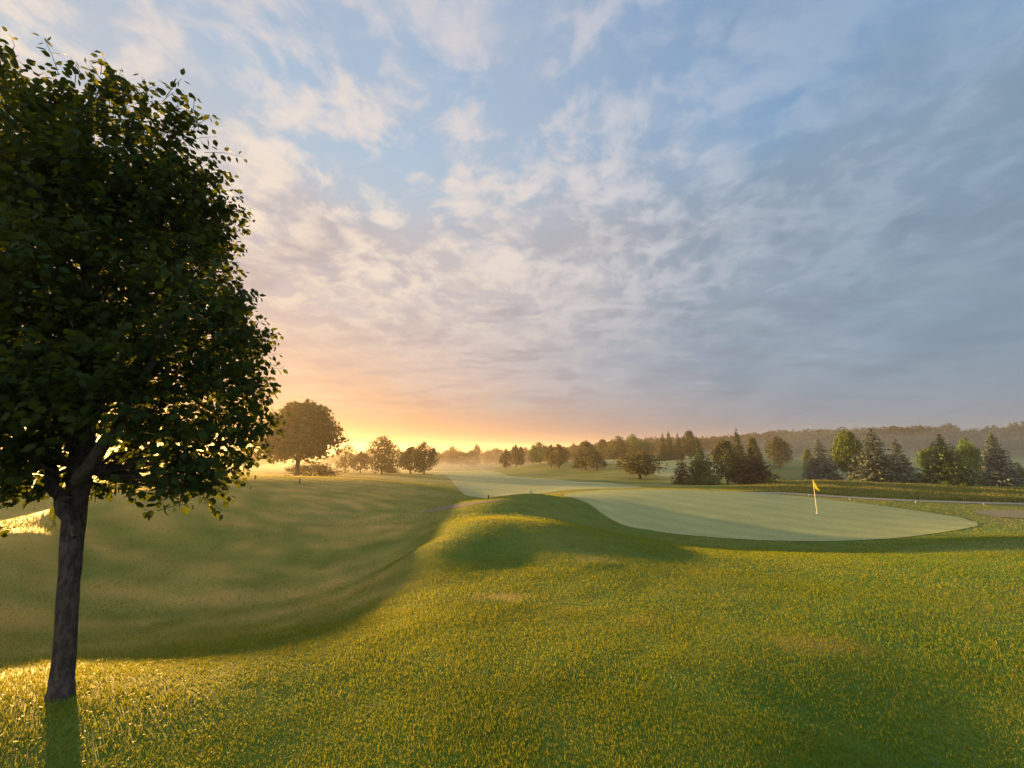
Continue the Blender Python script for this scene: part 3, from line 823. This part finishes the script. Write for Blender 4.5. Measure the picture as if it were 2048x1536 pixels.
# the right-hand group
tree('spruce_tree', 1645, 951, 876, 60, 66, 'spruce', M_NEEDLE_BLUE, 'grey-blue spruce standing alone behind the flag', group=GS)
tree('broadleaf_tree', 1620, 944, 899, 26, 78, 'oval', M_LEAF_LIGHT, 'small olive tree peeping from behind the lone blue spruce')
tree('broadleaf_tree', 1702, 950, 862, 62, 66, 'round', M_LEAF_LIGHT, 'olive green rounded tree behind the largest blue spruce')
tree('spruce_tree', 1757, 964, 857, 98, 52, 'spruce', M_NEEDLE_BLUE, 'largest blue spruce, full to the ground on the bank', group=GS)
tree('spruce_tree', 1803, 962, 876, 62, 58, 'spruce_b', M_NEEDLE_BLUE, 'blue spruce half hidden behind the largest one', group=GS)
tree('pine_tree', 1897, 972, 867, 102, 48, 'pine', M_NEEDLE, 'dark green pine with bushy foot on the bank', group=GS)
tree('broadleaf_tree', 1868, 950, 893, 50, 62, 'low', M_LEAF_LIGHT, 'yellow-green tree peeping out left of the bushy pine')
tree('broadleaf_tree', 1945, 950, 878, 56, 60, 'oval_b', M_LEAF_LIGHT, 'olive tree peeping out right of the bushy pine')
tree('spruce_tree', 2003, 972, 858, 74, 50, 'spruce_b', M_NEEDLE_BLUE, 'slate-coloured ragged spruce near the sand bunker side', group=GS)
tree('spruce_tree', 2046, 972, 925, 44, 52, 'spruce', M_NEEDLE, 'low dark spruce tucked against the slate-coloured one', group=GS)
tree('shrub', 1893, 974, 962, 20, 45, 'bush', M_LEAF_LIGHT, 'yellow-green weedy bush at the foot of the pine', 'shrub')
tree('shrub', 1930, 975, 965, 16, 45, 'bush', M_LEAF_LIGHT, 'small pale bush beside the pine foot', 'shrub')

# the far line of misty trees
FARL = [(873, 905, 26), (893, 900, 22), (905, 893, 20), (922, 903, 30), (944, 902, 26), (953, 889, 18), (975, 901, 24), (993, 897, 22), (1002, 903, 18), (1022, 900, 22),
        (1050, 896, 24), (1060, 901, 22), (1091, 895, 20), (1128, 893, 22), (1141, 896, 22), (1150, 888, 16), (1157, 894, 20), (700, 906, 26), (735, 900, 30), (748, 905, 24), (775, 903, 26),
        (795, 898, 24), (806, 905, 26), (677, 908, 24), (655, 912, 26), (545, 905, 34), (520, 912, 30), (490, 903, 34), (460, 908, 30), (420, 902, 36), (380, 906, 34), (1190, 892, 20), (1218, 886, 22)]
for i, (px, py, w) in enumerate(FARL):
    e = tree('broadleaf_tree', px, 935, py, w * 1.15, 205 + 45 * random.random(), ['oval', 'egg', 'oval_b', 'low'][i % 4], M_LEAF,
             'faint grey tree in the distant line lost in the mist', group='faint distant tree line')

tree('broadleaf_tree', 1906, 900, 848, 34, 222, 'low', M_LEAF_FAR, 'domed tree standing proud of the wooded ridge skyline')
# ------------------------------------------------------------------ wooded ridge
n = 2600
th = rng.uniform(_rt[0, 0] - 0.05, R(78), n); r = RIDGE_R + rng.uniform(-95, 45, n)
top = ridge_h(th, r)
k = top > 0.4
th, r, top = th[k], r[k], top[k]
x = np.sin(th) * r; y = np.cos(th) * r; z = ground_z(x, y)
nl = 42
hgt = CANOPY * rng.uniform(0.75, 1.12, len(x))
special = np.array([ray(1905, 852)[0] / ray(1905, 852)[1]])
q = unit(rng.normal(0, 1, (len(x), nl, 3)))
rad = rng.uniform(1.9, 3.6, len(x))
P_ = np.stack([x, y, z + hgt * 0.62], 1)[:, None] + q * np.stack([rad, rad, hgt * 0.38], 1)[:, None] * rng.uniform(0.6, 1.05, (len(x), nl, 1))
nrm = unit(q + rng.normal(0, 0.5, q.shape))
V_, F_, Cn = cards(P_.reshape(-1, 3), rng.uniform(1.0, 2.2, len(x) * nl), nrm.reshape(-1, 3), 0.75)
tn_ = np.repeat(np.repeat(rng.random(len(x)), nl) * 0.8 + 0.2 * rng.random(len(x) * nl), 4)
wood = link('far_wood', mesh_from('far_wood', V_, F_, Cn, [M_LEAF_FAR], attrs={'tone': tn_}))
wood['kind'] = 'stuff'

# ------------------------------------------------------------------ flag on the green
def solid(name, tl, mat, parent=None):
    return link(name, tubes_mesh(name, tl, mat), parent)
M_POLE = principled('flagstick_paint', (0.75, 0.68, 0.38), 0.35, 0.5)
M_CUP = principled('cup_liner', (0.7, 0.7, 0.68), 0.5, 0.4)
m_, g, b, o_ = material('flag_cloth')
b.inputs['Base Color'].default_value = (0.80, 0.72, 0.01, 1); b.inputs['Roughness'].default_value = 0.7
tr = g.new('ShaderNodeBsdfTranslucent'); tr.inputs[0].default_value = (0.85, 0.80, 0.01, 1)
mx = g.new('ShaderNodeMixShader'); mx.inputs[0].default_value = 0.5
g.t.links.new(b.outputs[0], mx.inputs[1]); g.t.links.new(tr.outputs[0], mx.inputs[2]); g.t.links.new(mx.outputs[0], o_.inputs[0])
M_FLAG = m_
fp = hit(1634.5, 1028.5, 9)
dt = ray(1628, 960)
ftop = CAMZ + dt[2] * fp[1] / dt[1]
FH = ftop - fp[2]
flag = tag(empty('golf_flag', tuple(fp)), 'yellow flag drooping from a pale flagstick in the putting green', 'golf flag')
solid('flagstick', [tube([(0, 0, -0.1), (0, 0, FH * .5), (0, 0, FH)], [0.014, 0.012, 0.010], 10), tube([(0, 0, FH), (0, 0, FH + .015)], [0.014, 0.008], 10)], M_POLE, flag)
a = np.linspace(0, 2 * math.pi, 25)
ring = np.stack([np.cos(a) * 0.054, np.sin(a) * 0.054], 1)
cupv = [(x_, y_, 0.040) for x_, y_ in ring] + [(x_ * 1.25, y_ * 1.25, 0.038) for x_, y_ in ring] + [(x_, y_, -0.1) for x_, y_ in ring]
cf = []
for i in range(24):
    cf += [i, i + 1, 26 + i, 25 + i]; cf += [i + 1, i, 50 + i, 51 + i]
link('cup', mesh_from('cup', np.array(cupv), np.array(cf), np.full(48, 4), [M_CUP]), flag)
# cloth: hangs folded from the upper part of the stick
nu_, nv_ = 22, 18
uu, vv = np.meshgrid(np.linspace(0, 1, nu_), np.linspace(0, 1, nv_), indexing='ij')
Lf, Hf = 0.50, 0.42
ext = Lf * (uu * 0.50) * (1 - 0.12 * vv)                       # outward, gathered
dropz = -0.42 * (uu ** 1.25) * (0.75 - 0.30 * vv)
xx_ = 0.016 + ext * (0.95 - 0.25 * np.cos(vv * 2.4))
yy_ = 0.045 * np.sin(uu * 9.0 + vv * 1.5) * uu ** 0.7 + 0.02 * np.sin(vv * 6)
zz_ = FH - 0.02 - Hf * vv * (1 + 0.12 * uu) + dropz * (1 - 0.55 * vv)
Ff = grid_faces(nu_, nv_)
fl = link('flag', mesh_from('flag', np.stack([xx_, yy_, zz_], -1).reshape(-1, 3), Ff.ravel(), np.full(len(Ff), 4), [M_FLAG], smooth=True), flag)
so = fl.modifiers.new('thick', 'SOLIDIFY'); so.thickness = 0.002

# ------------------------------------------------------------------ stakes and markers
M_STAKE = principled('stake_wood', (0.06, 0.045, 0.03), 0.8, 0.2)
M_STAKE_CAP = principled('stake_band', (0.10, 0.07, 0.04), 0.7, 0.2)
M_WHITE = principled('marker_paint', (0.5, 0.49, 0.46), 0.5, 0.4)
def box_tube(w, d, z0, z1, taper=1.0):
    v = []
    for z, k in ((z0, 1.0), (z1, taper)):
        v += [(-w * k, -d * k, z), (w * k, -d * k, z), (w * k, d * k, z), (-w * k, d * k, z)]
    f = [0, 1, 5, 4, 1, 2, 6, 5, 2, 3, 7, 6, 3, 0, 4, 7, 4, 5, 6, 7, 3, 2, 1, 0]
    return np.array(v), np.array(f)
def stake(px, py, hpx, label, rmin=4, wide=0.035):
    p = hit(px, py, rmin)
    h = hpx / FPX * p[1] / 1.03
    e = tag(empty('marker_stake', tuple(p), random.uniform(0, 3)), label, 'stake', 'short stakes along the fairways')
    for nm, a_, b_, k_, mt in (('post', -0.1, h * 0.86, 1.0, M_STAKE), ('cap', h * 0.86, h, 1.25, M_STAKE_CAP)):
        v_, f_ = box_tube(wide * k_, wide * k_, a_, b_, 0.92)
        link(nm, mesh_from(nm, v_, f_, np.full(6, 4), [mt]), e)
    return e
stake(599, 967, 9, 'short dark stake in front of the big round tree', 13, 0.03)
stake(510, 959, 8, 'short dark stake on the lit crest left of the big round tree', 16, 0.03)
stake(977, 998, 7, 'thin dark stake at the near tip of the fairway', 20, 0.03)
def dome(name, p, r_, label):
    rows = []
    for k in range(5):
        a_ = k / 4 * math.pi / 2
        rows.append((0.6 * r_ * math.sin(a_), r_ * math.cos(a_) + 0.001))
    rows = [(-0.03, r_ * 0.9)] + rows
    v_, f_ = tube([(0, 0, z_) for z_, _ in rows], [q_ for _, q_ in rows], 14)
    o = link(name, mesh_from(name, v_, f_.ravel(), np.full(len(f_), 4), [M_WHITE], smooth=True))
    o.location = p
    return tag(o, label, 'course marker', 'white markers along the path')
for px, py, lab in ((1618, 991, 'small white marker on the path edge behind the flag'), (1700, 999, 'small white marker on the path below the largest blue spruce'),
                    (1832, 1005, 'small white marker on the path below the pine'), (1968, 1009, 'white marker at the far end of the path row')):
    p = hit(px, py, 20)
    dome('path_marker', (p[0], p[1], p[2] + 0.03), 0.05, lab)
p = hit(1122, 977, 25)
dome('course_marker', (p[0], p[1], p[2] + 0.05), 0.09, 'lone white marker out on the dewy fairway')

# ------------------------------------------------------------------ the near tree
tb = hit(118, 1402, 1.5)
NT = tag(empty('broadleaf_tree', tuple(tb)), 'young leafy tree in the left foreground, dark against the rising sun', 'tree')
def nt_at(px, py, Y):
    d = ray(px, py); return np.array([d[0] / d[1] * Y, Y, CAMZ + d[2] / d[1] * Y]) - tb
Y0 = tb[1]
trunk_px = [(117, 1432, 88), (118, 1408, 68), (122, 1380, 57), (126, 1345, 52), (132, 1250, 48), (139, 1150, 49), (147, 1050, 52), (157, 960, 56), (166, 890, 55), (172, 820, 46), (176, 740, 36), (176, 640, 28), (170, 520, 22), (160, 400, 17), (148, 300, 11), (140, 230, 6)]
tp_, tr_ = [], []
for i, (px, py, w) in enumerate(trunk_px):
    p = nt_at(px, py, Y0 + 0.03 * i)
    d = ray(px, py)
    tp_.append(p); tr_.append(w / FPX / 2 * (Y0 / d[1]) * 0.68)
tp_ = np.array(tp_); tr_ = np.array(tr_)
from_s = np.linspace(0, len(tp_) - 1, 60)
tp_s = np.stack([np.interp(from_s, np.arange(len(tp_)), tp_[:, k]) for k in range(3)], 1)
tr_s = np.interp(from_s, np.arange(len(tp_)), tr_)
ker = np.array([1, 2, 3, 2, 1]) / 9
for k in range(3):
    pad = np.concatenate([[tp_s[0, k]] * 2, tp_s[:, k], [tp_s[-1, k]] * 2]); tp_s[:, k] = np.convolve(pad, ker, 'valid')
tv, tf = tube(tp_s, tr_s, 28)
# knobbly bark
dirs = tv - np.repeat(tp_s, 28, 0)
kn = vnoise(np.arctan2(dirs[:, 1], dirs[:, 0]) * 4, tv[:, 2] * 9) * 0.16 + vnoise(np.arctan2(dirs[:, 1], dirs[:, 0]) * 11, tv[:, 2] * 22 + 5) * 0.08
tv = tv + dirs * kn[:, None]
NT_T = [(tv, tf)]
# axis and outline of the crown
def crown_axis(z): return np.interp(z, [1.2, 1.67, 2.1, 2.7, 3.14, 3.47, 3.88, 4.5, 4.85, 5.4], [-3.1, -3.18, -3.3, -3.42, -3.50, -3.56, -3.64, -3.78, -3.86, -3.95])
def crown_rad(z): return np.interp(z, [1.12, 1.23, 1.42, 1.67, 2.1, 2.7, 3.14, 3.34, 3.62, 3.92, 4.16, 4.36, 4.52, 4.62], [0.10, 0.48, 0.76, 0.92, 0.97, 0.94, 0.92, 0.76, 0.74, 0.76, 0.70, 0.50, 0.14, 0.02])
rt = np.random.default_rng(21)
limbs = []
def limb(s, e, r0, r1, sag=0.1, n=10, keep=True):
    s = np.asarray(s, float); e = np.asarray(e, float)
    mid = (s + e) / 2 + np.array([rt.normal(0, .05), rt.normal(0, .05), -sag])
    t = np.linspace(0, 1, n)[:, None]
    p = (1 - t) ** 2 * s + 2 * t * (1 - t) * mid + t * t * e
    p[1:-1] += rt.normal(0, 0.012, (n - 2, 3))
    return p, np.linspace(r0, r1, n)
BR = []
def put_limb(p, r, sides=8):
    BR.append(tube(p, r, sides))
# the two low forks seen against the light
p, r = limb(nt_at(149, 1075, Y0), nt_at(30, 860, Y0 + .15), 0.046, 0.020, -0.03); r = np.interp(np.linspace(0, 1, 10), [0, .2, .35, 1], [.012, .036, .042, .020]); NT_T.append(tube(p, r, 12)); limbs.append(p)
p, r = limb(p[-1], nt_at(-120, 640, Y0 + .3), 0.020, 0.006, 0.02); put_limb(p, r); limbs.append(p)
p, r = limb(nt_at(160, 960, Y0), nt_at(262, 800, Y0 - .1), 0.050, 0.026, 0.02); NT_T.append(tube(p, r, 12)); limbs.append(p)
p, r = limb(p[-1], nt_at(390, 560, Y0 - .3), 0.026, 0.006, 0.02); put_limb(p, r); limbs.append(p)
p, r = limb(nt_at(176, 700, Y0 + .3), nt_at(60, 260, Y0 + .7), 0.032, 0.006, -0.05); put_limb(p, r); limbs.append(p)
p, r = limb(nt_at(60, 420, Y0 + .6), nt_at(0, 120, Y0 + 1.0), 0.022, 0.005, -0.05); put_limb(p, r); limbs.append(p)
# boughs from the leader to targets all over the crown
cx = lambda z: crown_axis(z)
for i in range(150):
    z = 1.25 + 3.1 * rt.random() ** 0.9
    a = i * 2.39996 + rt.uniform(-.4, .4)
    rad = crown_rad(z) * (0.62 + 0.36 * rt.random()) 
    e = np.array([cx(z) + math.cos(a) * rad, Y0 + 0.35 + math.sin(a) * rad * 0.92, z + 0.0]) - tb
    zs_ = max(min(z - rad * rt.uniform(0.25, 0.7), 4.4), 1.45)
    k = np.argmin(np.abs(tp_s[:, 2] + tb[2] - zs_))
    p, r = limb(tp_s[k], e, min(0.4 * tr_s[k], 0.016) + 0.003, 0.0025, 0.10 + 0.1 * rt.random())
    put_limb(p, r, 6); limbs.append(p)
# shoots with leaves
SH = []
def shoots(n_sh, base_pts, outward):
    for q_, o_ in zip(base_pts, outward):
        L = rt.uniform(0.14, 0.34)
        d = unit(o_ * 0.9 + np.array([0, 0, 0.45]) + rt.normal(0, 0.45, 3))
        SH.append((q_, d, L))
pts = np.concatenate([p[3:] for p in limbs])
sel = pts[rt.integers(0, len(pts), 2100)] + rt.normal(0, 0.07, (2100, 3))
def outw(q):
    w_ = q + tb
    return unit(np.stack([w_[:, 0] - cx(w_[:, 2]), (w_[:, 1] - Y0 - .35), 0.15 * np.ones(len(q))], 1))
shoots(0, sel, outw(sel))
for (qx, qy, qn, qs) in ((345, 975, 26, .09), (300, 950, 26, .10), (390, 955, 26, .10), (250, 930, 26, .10), (30, 965, 60, .14), (80, 935, 44, .1), (110, 880, 30, .1), (15, 990, 30, .1), (8, 135, 50, .10), (-20, 180, 40, .14), (240, 210, 36, .12), (345, 260, 26, .10), (140, 235, 40, .14), (90, 235, 40, .14)):
    sel = nt_at(qx, qy, Y0 + 0.1) + rt.normal(0, qs, (qn, 3))
    shoots(0, sel, outw(sel))
# shoots on the outline itself
n_ = 1900
zq = rt.uniform(1.18, 5.3, n_ * 3); zq = zq[rt.random(n_ * 3) < crown_rad(zq) / 1.6][:n_]
aq = rt.uniform(0, 2 * math.pi, len(zq))
lump = 0.86 + 0.38 * vnoise(aq * 1.6 + 3, zq * 1.7) + 0.20 * vnoise(aq * 3.6 + 9, zq * 4)
rq = crown_rad(zq) * lump * rt.uniform(0.55, 1.0, len(zq)) ** 0.5
sel = np.stack([cx(zq) + np.cos(aq) * rq, Y0 + .35 + np.sin(aq) * rq * 0.92, zq], 1) - tb
shoots(0, sel, outw(sel))
nq = 170
zq = rt.uniform(1.6, 4.25, nq); aq = rt.uniform(-1.2, 1.9, nq) - 0.5
rq = crown_rad(zq) * 0.93
sel = np.stack([cx(zq) + np.cos(aq) * rq, Y0 + .35 + np.sin(aq) * rq * 0.92, zq], 1) - tb
for q_, o_ in zip(sel, outw(sel)):
    SH.append((q_, unit(o_ + np.array([0, 0, 0.7]) + rt.normal(0, .3, 3)), rt.uniform(0.28, 0.46)))
SH = [h_ for h_ in SH if not (h_[0][2] < 1.62 and h_[0][0] > -0.22 and h_[0][0] < 0.34)]
def px_of(q):
    w = q + tb - np.array([0, 0, CAMZ])
    f = w[1] * math.cos(PITCH) + w[2] * math.sin(PITCH); v_ = -w[1] * math.sin(PITCH) + w[2] * math.cos(PITCH)
    return 1024 + FPX * w[0] / f, 768 - FPX * v_ / f
def airy(h_):
    a_, b_ = px_of(h_[0])
    inside = (50 < a_ < 215 and 900 < b_) or (30 < a_ < 120 and 840 < b_ < 960) or (175 < a_ < 240 and 850 < b_ < 960)
    return inside and rt.random() < (0.55 if a_ < 125 else 0.84)
SH = [h_ for h_ in SH if not airy(h_)]
LP, LD, LN, LS, LT = [], [], [], [], []
for q_, d, L in SH:
    nl = max(4, int(L * rt.uniform(30, 42)))
    t_ = np.linspace(0.1, 1.0, nl)
    bend = np.array([0, 0, -0.25 * L])
    cpt = q_ + d * L * t_[:, None] + bend * (t_ ** 2)[:, None]
    BR.append(tube(np.stack([q_ + d * L * s_ + bend * s_ * s_ for s_ in (0, .5, 1)]), [0.0028, 0.002, 0.0012], 4))
    sidev = unit(np.cross(d, rt.normal(0, 1, 3)))
    alt = np.where(np.arange(nl) % 2 == 0, 1.0, -1.0)[:, None]
    pet = unit(sidev * alt + d * 0.5 + rt.normal(0, 0.35, (nl, 3)))
    LP.append(cpt + pet * 0.022); 
    LD.append(unit(pet + np.array([0, 0, -0.75]) + rt.normal(0, 0.3, (nl, 3))))
    LN.append(rt.normal(0, 1, (nl, 3)) * 0.8 + np.array([0, 0, 0.6]))
    LS.append(rt.uniform(0.048, 0.080, nl) * np.interp(t_, [0.7, 1], [1, 0.75])); LT.append(np.clip(rt.normal(0.4, 0.25, nl), 0, 1))
LP = np.concatenate(LP); LD = np.concatenate(LD); LN = np.concatenate(LN); LS = np.concatenate(LS)[:, None]; LT = np.concatenate(LT)
LN = unit(LN - LD * (LN * LD).sum(1, keepdims=True)); LX = np.cross(LD, LN)
# ovate pointed leaf folded along its midrib: base, mid, tip, two points each side
shape = [(0, 0, 0), (0.45, 0, -0.04), (1.0, 0, 0.10), (0.16, 0.26, 0.05), (0.52, 0.36, 0.08), (0.16, -0.26, 0.05), (0.52, -0.36, 0.08), (0.82, 0.13, 0.07), (0.82, -0.13, 0.07)]
lv = np.stack([LP + LS * (LD * a_ + LX * b_ + LN * c_) for a_, b_, c_ in shape], 1)
nL = len(LP)
fc = np.array([0, 1, 4, 3, 1, 2, 7, 4, 0, 5, 6, 1, 1, 6, 8, 2])
lf = (np.arange(nL)[:, None] * 9 + fc).ravel()
crown = link('crown', mesh_from('near_crown', lv.reshape(-1, 3), lf, np.full(4 * nL, 4), [M_LEAF_NEAR], attrs={'tone': np.repeat(LT, 9)}), NT)
link('trunk', tubes_mesh('near_trunk', NT_T, M_BARK), NT)
link('branches', tubes_mesh('near_branches', BR, M_BARK), NT)
print('leaves', nL)

# ------------------------------------------------------------------ haze: one closed box of even, thin morning mist
hv = bpy.data.materials.new('morning_haze'); hv.use_nodes = True
ht = hv.node_tree; ht.nodes.clear()
ho = ht.nodes.new('ShaderNodeOutputMaterial'); pv_ = ht.nodes.new('ShaderNodeVolumePrincipled')
pv_.inputs['Color'].default_value = (0.78, 0.67, 0.59, 1)
pv_.inputs['Density'].default_value = 0.00072
pv_.inputs['Anisotropy'].default_value = 0.52
ht.links.new(pv_.outputs[0], ho.inputs['Volume'])
HB = 1760
hz0, hz1 = float(ZZ.min()) - 1.0, max(float(ZZ.max()) + CANOPY + 2, 12)
v_ = [(x_, y_, z_) for z_ in (hz0, hz1) for x_, y_ in ((-HB, -HB), (HB, -HB), (HB, HB), (-HB, HB))]
f_ = [3, 2, 1, 0, 4, 5, 6, 7, 0, 1, 5, 4, 1, 2, 6, 5, 2, 3, 7, 6, 3, 0, 4, 7]
haze = link('haze', mesh_from('haze', np.array(v_, float), np.array(f_), np.full(6, 4), [hv]))
haze['kind'] = 'stuff'

# low mist lying in the valleys
def mist_bank(name, th0, th1, r0, r1, top, dens, seed, aniso=0.4, tint=(0.95, 0.96, 0.97)):
    nu_, nv_ = 40, 24
    u_, w_ = np.meshgrid(np.linspace(0, 1, nu_), np.linspace(0, 1, nv_), indexing='ij')
    th = R(th0) + (R(th1) - R(th0)) * u_; r = r0 + (r1 - r0) * w_
    x = np.sin(th) * r; y = np.cos(th) * r
    edge = (np.sin(np.pi * u_) ** 0.5) * (np.sin(np.pi * w_) ** 0.6)
    gz = ground_z(x, y)
    zt = gz.min() - 0.5 + edge * (top - gz.min()) * (0.75 + 0.8 * (vnoise(x / 26 + seed, y / 26) + 0.25))
    zb = np.full_like(zt, gz.min() - 0.6)
    n = nu_ * nv_
    Vv = np.concatenate([np.stack([x, y, zt], -1).reshape(-1, 3), np.stack([x, y, zb], -1).reshape(-1, 3)])
    Ft = grid_faces(nu_, nv_)
    idx = np.arange(n).reshape(nu_, nv_)
    loop = np.concatenate([idx[:-1, 0], idx[-1, :-1], idx[:0:-1, -1], idx[0, :0:-1]])
    nx = np.roll(loop, -1)
    side = np.stack([loop, nx, nx + n, loop + n], 1)
    Fa = np.concatenate([Ft, Ft[:, ::-1] + n, side[:, ::-1]])
    mt = bpy.data.materials.new(name); mt.use_nodes = True
    t = mt.node_tree; t.nodes.clear()
    oo = t.nodes.new('ShaderNodeOutputMaterial'); p_ = t.nodes.new('ShaderNodeVolumePrincipled')
    p_.inputs['Color'].default_value = (*tint, 1); p_.inputs['Density'].default_value = dens
    p_.inputs['Anisotropy'].default_value = aniso
    t.links.new(p_.outputs[0], oo.inputs['Volume'])
    o = link('valley_mist', mesh_from(name, Vv, Fa.ravel(), np.full(len(Fa), 4), [mt], smooth=True))
    o['kind'] = 'stuff'
for k_, (top_, grow, dn) in enumerate(((-2.5, 0, 0.0036), (2.0, 3, 0.0030), (13.0, 6, 0.0028))):
    mist_bank('mist_right', 28 - grow, 70 + grow, 84 - 2 * grow, 262 + 4 * grow, top_, dn, 1 + k_, 0.84, (0.80, 0.91, 1.0))
for k_, (top_, grow, dn) in enumerate(((-4.5, 0, 0.0020), (-2.0, 3, 0.0018), (1.5, 5, 0.0014))):
    mist_bank('mist_left', -46 - grow, 14 + grow, 108 - 2 * grow, 200 + 4 * grow, top_, dn, 5 + k_, 0.25)
